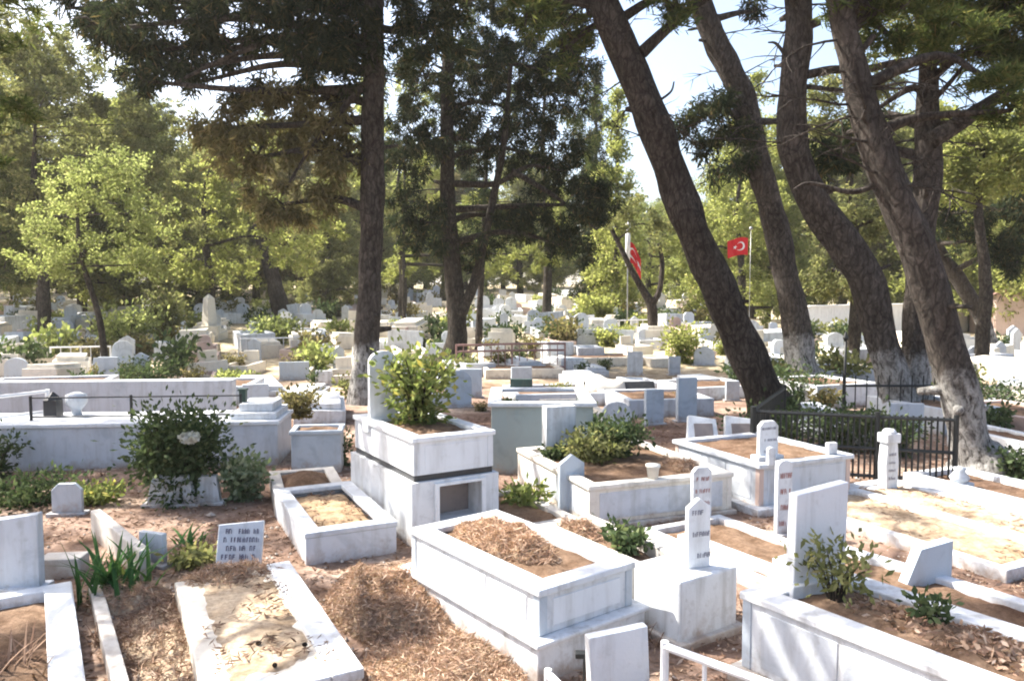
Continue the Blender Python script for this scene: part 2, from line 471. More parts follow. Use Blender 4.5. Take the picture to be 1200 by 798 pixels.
# fallen needles and leaves: nobody could count them
n = 42000
yy = 3 + 13 * RNG.random(n) ** 1.5; xx = (RNG.random(n) - .5) * 1.6 * yy
keep = np.array([noise.noise((x * .9, y * .9, 1.7)) > -.25 for x, y in zip(xx, yy)])
xx, yy = xx[keep], yy[keep]
zz = np.array([hz(x, y) + .012 for x, y in zip(xx, yy)])
aa = RNG.normal(size=(len(xx), 3)); aa[:, 2] *= .25
lit = link('needle_litter', leaf_mesh('needle_litter', np.stack([xx, yy, zz], 1), aa, RNG.uniform(.02, .06, len(xx)), RNG.uniform(.003, .011, len(xx)), M['litter']))
tag(lit, 'brown fallen pine needles and leaves strewn over the dry ground between graves', 'leaf litter', kind='stuff')
n = 2600
yy = 3.2 + 11 * RNG.random(n) ** 1.4; xx = (RNG.random(n) - .5) * 1.6 * yy
m = MB()
for x, y in zip(xx, yy):
    r_ = random.uniform(.008, .03) * (1.8 if random.random() < .05 else 1); z = hz(x, y) + r_ * .3
    m.add([(x + r_ * a * random.uniform(.6, 1.2), y + r_ * b * random.uniform(.6, 1.2), z + r_ * c * random.uniform(.5, .9)) for a, b, c in ((1, 0, 0), (0, 1, 0), (-1, 0, 0), (0, -1, 0), (0, 0, 1), (0, 0, -1))],
          [(0, 1, 4), (1, 2, 4), (2, 3, 4), (3, 0, 4), (1, 0, 5), (2, 1, 5), (3, 2, 5), (0, 3, 5)])
tag(part('gravel', m, M['conc'], None, 0), 'small stones and clods strewn over the dry ground', 'stones', kind='stuff')
# ------------------------------------------------------------------ tombs
def frame(FL, FR, BL, z, W=None, L=None, rot=None):
    """base centre, turn, width and length of a rectangular tomb from three corners of its top"""
    a, b, c = P(*FL, z), P(*FR, z), P(*BL, z)
    u, v = b - a, c - a
    w_, l_ = u.length if W is None else W, v.length if L is None else L
    if rot is None: rot = (math.atan2(u.y, u.x) * .4 + (math.atan2(v.y, v.x) - math.pi / 2) * .6)
    else: rot = R(rot)
    ux, vx = Vector((math.cos(rot), math.sin(rot), 0)), Vector((-math.sin(rot), math.cos(rot), 0))
    c0 = a + ux * w_ / 2 + vx * l_ / 2
    return Vector((c0.x, c0.y, 0)), rot, w_, l_

def soil(parent, X, Y, z, mat=None, hump=.05, amp=.03, name='soil'):
    nx_, ny_ = 14, 22
    v = []
    sd = random.uniform(0, 90)
    for j in range(ny_ + 1):
        for i in range(nx_ + 1):
            x, y = (i / nx_ * 2 - 1) * X, (j / ny_ * 2 - 1) * Y
            e = (1 - (2 * i / nx_ - 1) ** 2) * (1 - (2 * j / ny_ - 1) ** 2)
            v.append((x, y, z + hump * e + amp * noise.noise((x * 5 + sd, y * 5, 0)) + amp * .6 * noise.noise((x * 13 + sd, y * 13, 4))))
    f = [(j * (nx_ + 1) + i, j * (nx_ + 1) + i + 1, (j + 1) * (nx_ + 1) + i + 1, (j + 1) * (nx_ + 1) + i) for j in range(ny_) for i in range(nx_)]
    m = MB(); m.v, m.f = v, f
    return part(name, m, mat or M['soil'], parent, 0, True)

def planter(t, W, L, z0, z1, mat, rim=.13, over=.025, wall=.05, rimh=.055, pil=None, soilmat=None, inset=.02, panel=None, sd=.05, hump=.04):
    """body walls, an overhanging rim, corner pilasters and earth inside"""
    X, Y = W / 2, L / 2
    part('body', MB().ring(X - over, Y - over, X - over - wall, Y - over - wall, z0, z1 - rimh), mat, t)
    part('rim', MB().ring(X, Y, X - rim, Y - rim, z1 - rimh, z1), mat, t, .012)
    if pil:
        pw, e = .07, .008
        for a in (-1, 1):
            for b in (-1, 1):
                x0, y0 = a * (X - over + e), b * (Y - over + e)
                part('corner_pilaster', MB().box(*sorted((x0, x0 - a * pw)), *sorted((y0, y0 - b * pw)), z0 + .003, z1 - rimh - .002), pil, t, .006)
    if panel:
        e = .006
        for a in (-1, 1):
            part('end_panel', MB().box(-X + over + .12, X - over - .12, *sorted((a * (Y - over - .01), a * (Y - over + e))), z0 + .05, z1 - rimh - .04), panel, t, .004)
            n_ = 3 if L > 1.5 else 2
            for k in range(n_):
                y0 = -Y + over + .12 + k * (2 * (Y - over) - .24) / n_
                part('side_panel', MB().box(*sorted((a * (X - over - .01), a * (X - over + e))), y0 + .02, y0 + (2 * (Y - over) - .24) / n_ - .02, z0 + .05, z1 - rimh - .04), panel, t, .004)
    soil(t, X - rim + .01, Y - rim + .01, z1 - sd, soilmat, hump)

# front two-tier tomb
c, r, W, L = frame((632, 692), (752, 660), (470, 620), .60)
t1 = thing('marble_tomb', 'two tier white marble planter tomb with dry brush heaped in its top, front centre', 'tomb', c, r)
part('plinth', MB().box(-W / 2 - .05, W / 2 + .05, -L / 2 - .05, L / 2 + .05, -.05, .23), M['white'], t1, .01)
part('plinth_slab', MB().box(-W / 2 - .075, W / 2 + .075, -L / 2 - .075, L / 2 + .075, .23, .265), M['white'], t1, .01)
planter(t1, W, L, .265, .60, M['white'], rim=.17, pil=M['blue'], panel=M['clean'])
T1 = (c, r, W, L)

# upper two-tier tomb with black course and niche
c, r, W, L = frame((485, 513), (582, 507), (410, 487), 1.12, W=.92, L=1.75, rot=31)
t6 = thing('marble_tomb', 'tall double decker white marble tomb with a black course between tiers and a square niche', 'tomb', c, r)
X, Y = W / 2 + .05, L / 2 + .05
nb = MB()      # lower tier as one ring with a niche cut in its front
nb.box(-X, X, -Y + .30, Y, -.05, .66)
nb.box(-X, -X + .30, -Y, -Y + .30, -.05, .66); nb.box(X - .22, X, -Y, -Y + .30, -.05, .66)
nb.box(-X + .30, X - .22, -Y, -Y + .30, -.05, .22); nb.box(-X + .30, X - .22, -Y, -Y + .30, .60, .66)
part('lower_tier', nb, M['white'], t6, 0)
part('niche_back', MB().box(-X + .302, X - .222, -Y + .285, -Y + .298, .222, .598), M['picture'], t6, 0)
part('niche_frame', MB().box(-X + .25, -X + .30, -Y - .03, -Y + .02, .17, .63).box(X - .22, X - .17, -Y - .03, -Y + .02, .17, .63).box(-X + .30, X - .22, -Y - .03, -Y + .02, .17, .22).box(-X + .30, X - .22, -Y - .03, -Y + .02, .60, .63), M['clean'], t6, 0)
part('black_course', MB().box(-W / 2 + .0, W / 2, -L / 2, L / 2, .66, .72), M['black'], t6, .004)
planter(t6, W + .06, L + .06, .72, 1.12, M['clean'], rim=.15, pil=M['white'], panel=M['clean'], over=.03)
T6 = (c, r, W, L)

# kerbed grave left of it
c, r, W, L = frame((357, 625), (470, 615), (300, 575), .33)
t7 = thing('kerbed_grave', 'low white marble kerb grave filled with bare sandy soil beside the double decker tomb', 'grave', c, r)
planter(t7, W, L, -.05, .33, M['grey'], rim=.16, over=.01, soilmat=M['sand'], sd=.10, hump=.05)
T7 = (c, r, W, L)

# double planter with pot and bushes
c, r, W, L = frame((690, 570), (865, 555), (600, 525), .50)
t5 = thing('planter_tomb', 'wide white marble double planter tomb with green bushes and a small pot on its rim', 'tomb', c, r)
part('plinth', MB().box(-W / 2 - .03, W / 2 + .03, -L / 2 - .03, L / 2 + .03, -.05, .06), M['conc'], t5, .01)
planter(t5, W, L, .06, .50, M['warm'], rim=.15, pil=M['warm'], panel=M['grey'])
T5 = (c, r, W, L)

# planter with pink pilasters
c, r, W, L = frame((890, 545), (1005, 533), (785, 515), .60)
t4 = thing('planter_tomb', 'grey veined marble planter tomb with pinkish corner pilasters in front of the black iron fence', 'tomb', c, r)
part('plinth', MB().box(-W / 2 - .09, W / 2 + .09, -L / 2 - .09, L / 2 + .09, -.05, .10), M['white'], t4, .01)
planter(t4, W, L, .10, .60, M['grey'], rim=.13, pil=M['pink'], panel=M['grey'], over=.04)
T4 = (c, r, W, L)

# concrete tomb with small headstone, right of the front tomb
c, r, W, L = frame((797, 682), (862, 660), (655, 605), .50, W=.62, rot=33)
t2 = thing('concrete_tomb', 'narrow weathered concrete block tomb with a slim pointed headstone, right of the two tier tomb', 'tomb', c, r)
X, Y = W / 2, L / 2
part('block', MB().box(-X, X, -Y, -Y + .50, -.05, .50), M['white'], t2, .02)
part('kerb', MB().box(-X, -X + .14, -Y + .502, Y, -.05, .46).box(X - .14, X, -Y + .502, Y, -.05, .46).box(-X + .142, X - .142, Y - .14, Y, -.05, .455), M['conc'], t2, .01)
s_ = soil(t2, X - .13, Y - .31, .36); s_.location = (0, .20, 0)
part('footing', MB().box(-X - .04, X + .04, -Y - .05, -Y + .3, -.06, .05), M['conc'], t2, .01)
T2 = (c, r, W, L)

# big tomb, right foreground
c, r, W, L = frame((1190, 800), (1300, 770), (866, 692), .60, W=.95, L=2.05, rot=35)
a = P(866, 692, .60)
vx, ux = Vector((-math.sin(r), math.cos(r), 0)), Vector((math.cos(r), math.sin(r), 0))
c = a - vx * L / 2 + ux * W / 2; c.z = 0
t3 = thing('marble_tomb', 'long grey white marble tomb with tall tilted slab headstone and brown leaves, right foreground', 'tomb', c, r)
part('plinth', MB().box(-W / 2 - .05, W / 2 + .05, -L / 2 - .05, L / 2 + .05, -.06, .08), M['conc'], t3, .01)
planter(t3, W, L, .08, .60, M['white'], rim=.20, pil=M['blue'], panel=M['grey'])
T3 = (c, r, W, L)

# flat sunlit slab, bottom left
def frame_br(BR, z, W, L, rot):
    a = P(*BR, z); r = R(rot)
    c = a - Vector((math.cos(r), math.sin(r), 0)) * W / 2 - Vector((-math.sin(r), math.cos(r), 0)) * L / 2
    return Vector((c.x, c.y, 0)), r, W, L
c, r, W, L = frame_br((338, 660), .15, .95, 2.25, 28)
ts = thing('flat_grave_slab', 'flat sunlit pale grave slab strewn with pine litter, beside the brown needle heap', 'grave', c, r)
part('slab', MB().box(-W / 2, W / 2, -L / 2, L / 2, -.05, .15), M['cream'], ts, .015)
part('kerb', MB().box(W / 2 - .2, W / 2 + .012, -L / 2 - .012, L / 2 + .012, .10, .175).box(-W / 2 + .1, W / 2 - .202, -L / 2 - .012, -L / 2 + .18, .10, .172), M['white'], ts, .012)
soil(ts, W / 2 - .19, L / 2 - .1, .150, M['sand'], .010, .006).location = (-.02, .05, 0)

ts_half = (W / 2 - .1, L / 2 - .1)
def local(T, x, y, z):
    c, r, W, L = T
    return Vector((c.x + x * math.cos(r) - y * math.sin(r), c.y + x * math.sin(r) + y * math.cos(r), z))

# ------------------------------------------------------------------ headstones
def outline(shape, w_, h):
    X = w_ / 2
    if shape == 'square': return [(-X, 0), (X, 0), (X, h), (-X, h)]
    if shape == 'slant': return [(-X, 0), (X, 0), (X, h), (-X, h * .92)]
    if shape == 'point': return [(-X, 0), (X, 0), (X, h - X * .7), (0, h), (-X, h - X * .7)]
    if shape == 'clip': return [(-X, 0), (X, 0), (X, h - X * .45), (X * .55, h), (-X * .55, h), (-X, h - X * .45)]
    if shape == 'arch': return [(-X, 0), (X, 0)] + [(X * math.cos(a), h - X * .8 + X * .8 * math.sin(a)) for a in np.linspace(0, math.pi, 11)]
    if shape == 'round': return [(-X, 0), (X, 0), (X, h - X * .35)] + [(X * .8 * math.cos(a), h - X * .35 + X * .35 * math.sin(a)) for a in np.linspace(.2, math.pi - .2, 9)] + [(-X, h - X * .35)]
    if shape == 'lean': return [(-X, 0), (X * .96, 0), (X, h), (-X * .25, h * .9)]
    if shape == 'trap': return [(-X, 0), (X, 0), (X * .72, h), (-X * .72, h)]

def head(label, pos, w_, h, shape='square', mat='white', rz=0., th=.06, tilt=(0, 0), name='headstone', lines=0, ink='ink', foot=True, group=None, cat='headstone', bev=.008, bold=1.):
    t = thing(name, label, cat, pos, rz, group)
    t.rotation_euler = (tilt[0], tilt[1], rz)
    part('slab', MB().prism(outline(shape, w_, h), -th / 2, th / 2), M[mat], t, bev)
    if foot: part('footing', MB().box(-w_ / 2 - .05, w_ / 2 + .05, -th / 2 - .05, th / 2 + .05, -.12, .035), M[mat], t, .008)
    if lines:
        e = MB()
        for k in range(lines):
            z = h * (.80 - .62 * k / max(1, lines - 1)); x = -w_ * random.uniform(.28, .4)
            while x < w_ * .38:
                q = random.uniform(.012, .022); s_ = h * .034 * bold
                k_ = random.random()
                if k_ < .86:
                    e.box(x, x + .006 * bold, -th / 2 - .004, -th / 2 + .002, z - s_, z + s_)
                    if k_ < .6: e.box(x + .0062 * bold, x + q, -th / 2 - .004, -th / 2 + .002, z + s_ * .6, z + s_)
                    if k_ < .4: e.box(x + .0062 * bold, x + q * .9, -th / 2 - .004, -th / 2 + .002, z - s_ * .2, z + s_ * .2)
                    if k_ > .3: e.box(x + q, x + q + .005, -th / 2 - .004, -th / 2 + .002, z - s_, z + s_ * .55)
                x += q + random.uniform(.008, .016)
        part('lettering', e, M[ink], t, 0)
    return t

def hp(label, px, py, wp, hp_, shape='square', mat='white', z=0., rz=.45, **kw):
    """headstone from photo measurements: foot (px,py) at height z, its width and height in the photo"""
    p = P(px, py, z) if z else G(px, py)
    d = p.y
    return head(label, p, wp * d / F / max(.5, math.cos(rz - math.atan2(-p.x, p.y) * 0)), hp_ * d / F, shape, mat, rz, **kw)

# near headstones
hp('tall plain pale headstone slab leaning slightly at the head of the right foreground tomb', 955, 682, 74, 120, 'slant', 'clean', .60, .42, th=.08, tilt=(0, R(1.5)))
hp('slim white headstone with pointed top standing on the concrete block', 817, 664, 29, 84, 'point', 'clean', .50, .35, th=.05, foot=False, lines=3)
hp('small white marker with dark red lettering behind the slim pointed headstone', 821, 615, 24, 70, 'clip', 'white', 0, .3, lines=4, ink='redink', th=.06)
hp('narrow white marker with rounded top and dark lettering behind the tall plain slab', 917, 628, 20, 92, 'arch', 'white', 0, .3, lines=4, ink='redink', th=.06)
hp('blue grey headstone with gabled top at the front corner of the double planter', 669, 604, 30, 74, 'point', 'blue', 0, .35, th=.07)
hp('square white headstone at the back of the double planter tomb', 655, 534, 36, 60, 'square', 'white', .45, .35, th=.16)
hp('tall arch topped pale headstone at the head of the double decker tomb', 449, 492, 30, 82, 'arch', 'clean', 1.10, .55, th=.07)
hp('small white headstone with faint letters on the pink pilastered planter', 899, 536, 25, 44, 'clip', 'white', .58, .35, th=.06, lines=3)
hp('short white stub marker on the rim of the pink pilastered planter', 974, 532, 12, 14, 'square', 'white', .60, .35, th=.07, foot=False)
hp('white stub post leaning on the front of the pink pilastered planter', 903, 545, 9, 22, 'round', 'white', .585, .35, th=.06, foot=False)
hp('large blank white headstone seen from behind inside the white tube railing', 726, 832, 74, 100, 'square', 'clean', 0, .32, th=.07, tilt=(0, R(-3)))
hp('dark blue grey trapezoid headstone behind the leafy twigs on the right', 1080, 698, 74, 66, 'lean', 'blue', 0, .30, th=.10)
hp('leaning pale plaque with rows of dark lettering in the leaf litter', 279, 674, 52, 64, 'slant', 'grey', 0, .12, th=.06, tilt=(R(-16), R(2)), lines=5, ink='deepink', bold=1.35)
hp('small blue grey gabled headstone in the weeds before the long low wall', 80, 603, 34, 38, 'clip', 'blue', 0, .1, th=.06)
hp('broad pale headstone cut by the left edge of the photo', 18, 690, 62, 92, 'slant', 'grey', .12, .1, th=.10)
hp('low blue grey plaque at the lower end of the slanting kerb', 180, 662, 34, 40, 'square', 'blue', 0, -.35, th=.06)
hp('white wedge shaped footstone half hidden under the dark flowering bush', 202, 592, 56, 36, 'trap', 'white', 0, .1, th=.12)
hp('small white wedge stone under the right side of the dark bush', 245, 590, 28, 34, 'trap', 'white', 0, .1, th=.10)

# carved post on the right
p = P(1040, 575, .10)
t = thing('carved_post', 'carved white marble post with a square cap standing before the black iron fence', 'grave post', p, .3)
part('base_slab', MB().box(-.34, .34, -.22, .22, -.1, .03), M['white'], t)
part('shaft', MB().prism([(-.085, .03), (.085, .03), (.10, .35), (.075, .62), (-.075, .62), (-.10, .35)], -.07, .07), M['white'], t)
part('cap', MB().box(-.105, .105, -.09, .09, .62, .74).lathe([(.06, .72), (.09, .75), (.06, .79)], 12), M['white'], t, .012)
e = MB()
for k in range(4):
    for q in range(6): e.box(-.055 + q * .018, -.046 + q * .018 + random.uniform(-.004, .004), -.074, -.068, .16 + k * .1, .18 + k * .1 + random.uniform(0, .02))
part('lettering', e, M['ink'], t, 0)

# two slanted stones with grey inset plates
for i, (px, lab) in enumerate([(822, 'left of two slanted pale stones with a grey brown inset plate, behind the planters'), (866, 'right of two slanted pale stones with a grey brown inset plate, beside the leaning trunk')]):
    p = P(px, 521, .34); t = thing('slanted_stone', lab, 'headstone', p, .15, 'slanted stones with inset plates')
    sl_ = MB().prism([(-.25, -.2), (.27, -.2), (.24, .38), (-.17, .44)], -.05, .05)
    o = part('slab', sl_, M['white'], t); o.rotation_euler = (R(-24), 0, R(-8))
    o2 = part('inset_plate', MB().box(-.10, .18, -.062, -.045, -.02, .31), M['picture'], o, .003)
    part('leg', MB().box(-.22, .24, .0, .16, -.45, -.1), M['white'], t)

# ------------------------------------------------------------------ kerb graves, right middle ground
def fallen(t, X, Y, z, n=420):
    c = np.stack([RNG.uniform(-X, X, n), RNG.uniform(-Y, Y, n), np.full(n, z)], 1); a = RNG.normal(size=(n, 3)); a[:, 2] *= .2
    k = np.array([noise.noise((p[0] * 2.2, p[1] * 2.2, X * 9)) > -.05 for p in c])
    link('fallen_needles', leaf_mesh('fallen_needles', c[k], a[k], RNG.uniform(.02, .055, n)[k], RNG.uniform(.003, .009, n)[k], M['litter']), t)
fallen(t7, T7[2] / 2 - .16, T7[3] / 2 - .16, .27, 300)
fallen(ts, ts_half[0], ts_half[1], .176, 900)
def slabgrave(label, FL, FR, BL, z, mat, kerb=.14, soilmat=None, name='kerbed_grave', sd=.05, W=None, L=None, rot=None, hump=.03):
    c, r, W, L = frame(FL, FR, BL, z, W, L, rot)
    t = thing(name, label, 'grave', c, r)
    part('kerb', MB().ring(W / 2, L / 2, W / 2 - kerb, L / 2 - kerb, -.06, z), M[mat], t, .012)
    soil(t, W / 2 - kerb + .01, L / 2 - kerb + .01, z - sd, M[soilmat] if soilmat else None, hump)
    if soilmat == 'sand': fallen(t, W / 2 - kerb, L / 2 - kerb, z - sd + hump * .5 + .012)
    return (c, r, W, L)
GR = []
GR.append(slabgrave('sandy kerb grave in full sun right of the tall plain headstone', (1180, 668), (1270, 640), (985, 600), .12, 'white', .12, 'sand', L=2.6, W=1.15, rot=27, sd=.02))
GR.append(slabgrave('bright white kerb grave with sandy filling behind the carved post', (1232, 640), (1320, 625), (1012, 577), .16, 'white', .16, 'sand', L=2.6, W=1.0, rot=25, sd=.03))
GR.append(slabgrave('white kerb grave with dark soil at the foot of the thickest right hand pine', (1290, 610), (1380, 600), (1078, 568), .2, 'white', .14, None, L=2.4, W=1.05, rot=24, sd=.07))
GR.append(slabgrave('low kerb grave with weedy soil at the right edge behind the dark trapezoid headstone', (1240, 770), (1330, 730), (1095, 690), .18, 'grey', .13, None, L=2.3, W=.9, rot=33, sd=.06))
GR.append(slabgrave('sunken grave of dark soil between white kerbs behind the concrete tomb', (915, 690), (1000, 660), (795, 612), .12, 'white', .11, None, L=1.9, W=1.1, rot=28, sd=.06))
GR.append(slabgrave('stepped low grave with a brown earth mound behind the sandy kerb grave', (322, 585), (392, 582), (300, 552), .22, 'conc', .14, None, L=1.5, W=.85, rot=20, hump=.16))
c, r, W, L = frame_br((84, 680), .17, 1.0, 2.3, 32)
t = thing('kerbed_grave', 'white L shaped kerb grave of brown earth at the bottom left corner', 'grave', c, r)
part('kerb', MB().ring(W / 2, L / 2, W / 2 - .2, L / 2 - .14, -.06, .17), M['clean'], t, .012)
soil(t, W / 2 - .19, L / 2 - .13, .08)
GR.append(slabgrave('weedy kerb grave with dry stalks in front of the grey green stone panels', (590, 622), (668, 615), (560, 585), .15, 'conc', .12, None, L=1.5, W=.95, rot=28))
p = P(1124, 570, .15)
t = thing('marble_ornament', 'small pale blue marble ornament at the head of the dark soil kerb grave', 'ornament', p, .3)
part('foot', MB().box(-.14, .14, -.1, .1, -.12, .06), M['grey'], t)
part('vase', MB().lathe([(.09, .06), (.12, .12), (.06, .2), (.08, .24)], 12), M['grey'], t, 0, True)

# slim kerbs at left
def bar(name, label, a, b, w_, h, mat, z0=-.05, cat='kerb', tilt=0):
    a, b = Vector(a), Vector(b); d = b - a
    t = thing(name, label, cat, (a + b) / 2, math.atan2(d.y, d.x)); t.location.z = (a.z + b.z) / 2
    Lh = math.hypot(d.x, d.y) / 2
    o = part('stone', MB().box(-Lh, Lh, -w_ / 2, w_ / 2, z0, h), M[mat], t, .012)
    t.rotation_euler = (tilt, -math.atan2(d.z, 2 * Lh), math.atan2(d.y, d.x))
    return t
bar('kerb_stone', 'thin weathered kerb running beside the white L shaped kerb', P(112, 700), P(150, 850), .10, .12, 'conc')
bar('kerb_stone', 'slanting grey kerb above the iris clump', P(112, 603, .22), P(170, 652, .22), .10, .06, 'conc', -.25)
bar('kerb_stone', 'sunlit white kerb strip behind the concrete tomb', P(800, 640), P(925, 690), .16, .14, 'white')
bar('stone_block', 'rough grey concrete block lying beside the cut off pale headstone', P(50, 674), P(100, 672), .22, .18, 'conc', cat='block')

# ------------------------------------------------------------------ long tomb at left with railings
a, b = P(-60, 553), P(326, 545)
ang = math.atan2((b - a).y, (b - a).x); Lw = (b - a).length
t = thing('long_tomb', 'long low family tomb with plain blue white front wall and flat top, left', 'tomb', (a + b) / 2, ang)
part('body', MB().box(-Lw / 2, Lw / 2, 0, 1.1, -.05, .62), M['grey'], t, .012)
part('top_slab', MB().box(-Lw / 2 - .03, Lw / 2 + .03, -.03, 1.13, .62, .68), M['clean'], t, .012)
LT = ((a + b) / 2, ang, Lw, 2.2)
def lt(x, y, z):
    c, r, W, L = LT
    return Vector((c.x + x * math.cos(r) - y * math.sin(r), c.y + x * math.sin(r) + y * math.cos(r), z))
p = lt(Lw / 2 - .42, .55, .68)
t = thing('stepped_block', 'stepped pale block on the right end of the long low tomb', 'block', p, ang)
part('lower_step', MB().box(-.3, .38, -.45, .5, 0, .10), M['white'], t); part('upper_step', MB().box(-.2, .3, -.3, .42, .10, .22), M['white'], t)

def fence(name, label, pts, h, mat, post=.03, rail=.018, bar_=0., gap=.14, z=0., cap=False, rails=(1., .12), group=None, follow=False):
    """railing along points: every post, rail and bar its own part"""
    pts = [Vector(p) for p in pts]
    c = pts[0]
    t = thing(name, label, 'railing', c, 0, group)
    pm = MB().tube([(0, 0, -.08), (0, 0, h + .03)], [post, post], 8)
    if cap: pm.lathe([(post * 1.7, h + .03), (post * 1.5, h + .07), (.004, h + .13)], 8)
    pme = pm.mesh('post', M[mat])
    bme = MB().tube([(0, 0, .05), (0, 0, h)], [bar_, bar_], 6).mesh('bar', M[mat]) if bar_ else None
    for p in pts: link('post', pme, t, 0, p - c)
    for a, b in zip(pts, pts[1:]):
        for q in rails:
            up = Vector((0, 0, h * q))
            part('rail', MB().tube([a - c + up, b - c + up], [rail, rail], 8), M[mat], t, 0)
        if bar_:
            n_ = int((b - a).length / gap)
            for k in range(1, n_): link('bar', bme, t, 0, a.lerp(b, k / n_) - c)
    return t
fence('iron_railing', 'thin dark iron railing along the top of the long low tomb', [lt(-1.35, .35, .68), lt(.1, .35, .68), lt(1.72, .35, .68)], .34, 'iron', .022, .012, 0, rails=(1., .15))
fence('white_railing', 'white tubular railing at the left end of the long low tomb', [lt(-3.4, .15, .68), lt(-2.0, .15, .68), lt(-1.42, 1.0, .68)], .36, 'wpaint', .035, .025)
p = lt(1.72, .5, .68)
t = thing('dark_post', 'stout dark green post at the end of the thin iron railing', 'post', p)
part('shaft', MB().box(-.05, .05, -.05, .05, -.02, .40), M['green'], t, .006); part('cap', MB().box(-.065, .065, -.065, .065, .40, .43), M['green'], t, .006)
bb = P(-60, 500) ; 
a, b = D(-60, 486, 14.2), D(275, 483, 14.6); a.z = b.z = 0
bar('low_wall', 'grey low wall behind the railed long tomb', a, b, .3, .95, 'grey', cat='wall')
# small dark and pale urns near the white railing
t = thing('grave_lantern', 'small dark lantern box on the long tomb beside the white railing', 'lantern', lt(-1.22, .75, .68))
part('box', MB().box(-.10, .10, -.10, .10, 0, .26), M['black'], t); part('roof', MB().lathe([(.16, .26), (.02, .38)], 4), M['black'], t)
t = thing('stone_urn', 'rounded pale urn on the long tomb behind the dark lantern', 'urn', lt(-.92, .85, .68))
part('bowl', MB().lathe([(.08, 0), (.07, .08), (.16, .2), (.15, .32), (.05, .36)], 14), M['white'], t, 0, True)

# boxy grey trough
c, r, W, L = frame((338, 487), (396, 487), (330, 478), .85, W=.75, L=.6, rot=8)
t = thing('stone_trough', 'boxy grey stone trough under the reddish brown bush', 'trough', c, r)
planter(t, W, L, 0, .62, M['blue'], rim=.08)
t = thing('iron_post', 'black iron stub post beside the grey trough', 'post', P(328, 532))
part('shaft', MB().tube([(0, 0, -.05), (0, 0, .6)], [.05, .045], 10), M['iron'], t, 0, True); part('knob', MB().lathe([(.05, .6), (.07, .64), (.01, .70)], 10), M['iron'], t, 0, True)

# white tube railing round the nearest grave
a, b = P(642, 868), P(784, 830)
ux = (b - a).normalized(); vx = Vector((-ux.y, ux.x, 0))
fence('white_railing', 'white painted tube railing round the nearest grave at the bottom edge', [a - vx * 1.5, a], .40, 'wpaint', .022, .024, .0, rails=(1., .15))
fence('white_railing', 'white tube railing with upright bars running out at bottom centre right', [P(778, 838), P(930, 905)], .44, 'wpaint', .026, .026, .014, .22, rails=(1., .15))
t = thing('grave_lamp', 'small black lamp on a thin stem beside the blank white headstone', 'lamp', P(683, 800, .12))
part('stem', MB().tube([(0, 0, -.15), (.01, 0, .17)], [.008, .008], 6), M['iron'], t, 0); part('head', MB().box(-.05, .06, -.03, .03, .17, .205), M['iron'], t, .006)
# ------------------------------------------------------------------ plants
def shrub(name, label, pos, w_, h, mat, n=900, ls=.045, lw=.02, stems=7, cat='shrub', top=.0, dens=9, group=None, bare=0.):
    """bushy plant: stems fanning from the base, leaf sprays round their upper parts"""
    t = thing(name, label, cat, pos, random.uniform(0, 6), group)
    mb = MB(); tips = []
    for k in range(stems):
        an = 2 * math.pi * k / stems + random.uniform(-.4, .4); q = random.uniform(.35, 1.) ** .7
        e = Vector((math.cos(an) * w_ / 2 * q, math.sin(an) * w_ / 2 * q, h * random.uniform(.62, 1.) * (1 - .3 * q * (1 - top))))
        m_ = e * .5 + Vector((0, 0, h * .12))
        r0 = max(.004, h * .012)
        mb.tube([(0, 0, -.05), m_, e], [r0 * 1.5, r0, r0 * .4], 6)
        for s in np.linspace(bare, 1, dens):
            q0 = Vector((0, 0, 0)).lerp(m_, s * 2) if s < .5 else m_.lerp(e, s * 2 - 1)
            tips.append(q0)
    part('stems', mb, M['barkG'], t, 0)
    tips = np.array(tips)
    idx = RNG.integers(0, len(tips), n)
    sp = np.array([w_, w_, h]) * .13
    off = RNG.normal(size=(n, 3)) * sp
    c = tips[idx] + off; c[:, 2] = np.maximum(c[:, 2], .01)
    a = off / sp + RNG.normal(size=(n, 3)) * .7 + np.array([0, 0, .3])
    link('foliage', leaf_mesh('foliage', c, a, ls * RNG.uniform(.6, 1.3, n), lw * RNG.uniform(.7, 1.3, n), mat), t)
    return t

def blades(name, label, pos, n, h, mat, spread=.2, w_=.018, cat='plant', bend=.5):
    """sword leaves: each a bent strip with a ridge"""
    t = thing(name, label, cat, pos)
    mb = MB()
    for k in range(n):
        an = random.uniform(0, 6.3); q = random.uniform(.2, 1); hh = h * random.uniform(.6, 1)
        dx, dy = math.cos(an), math.sin(an); b0 = Vector((random.gauss(0, spread * .35), random.gauss(0, spread * .35), -.02))
        v = []
        for i in range(6):
            s = i / 5; c = b0 + Vector((dx * spread * q * s ** 1.6 * 1.6, dy * spread * q * s ** 1.6 * 1.6, hh * (s - bend * q * s ** 3 * .5)))
            ww = w_ * (1 - s ** 2.5) + .001
            v += [c + Vector((-dy, dx, 0)) * ww, c + Vector((dx, dy, 0)) * -ww * .4, c - Vector((-dy, dx, 0)) * ww]
        f = []
        for i in range(5): f += [(i * 3, i * 3 + 1, i * 3 + 4, i * 3 + 3), (i * 3 + 1, i * 3 + 2, i * 3 + 5, i * 3 + 4)]
        mb.add(v, f)
    part('leaf_blades', mb, mat, t, 0)
    return t

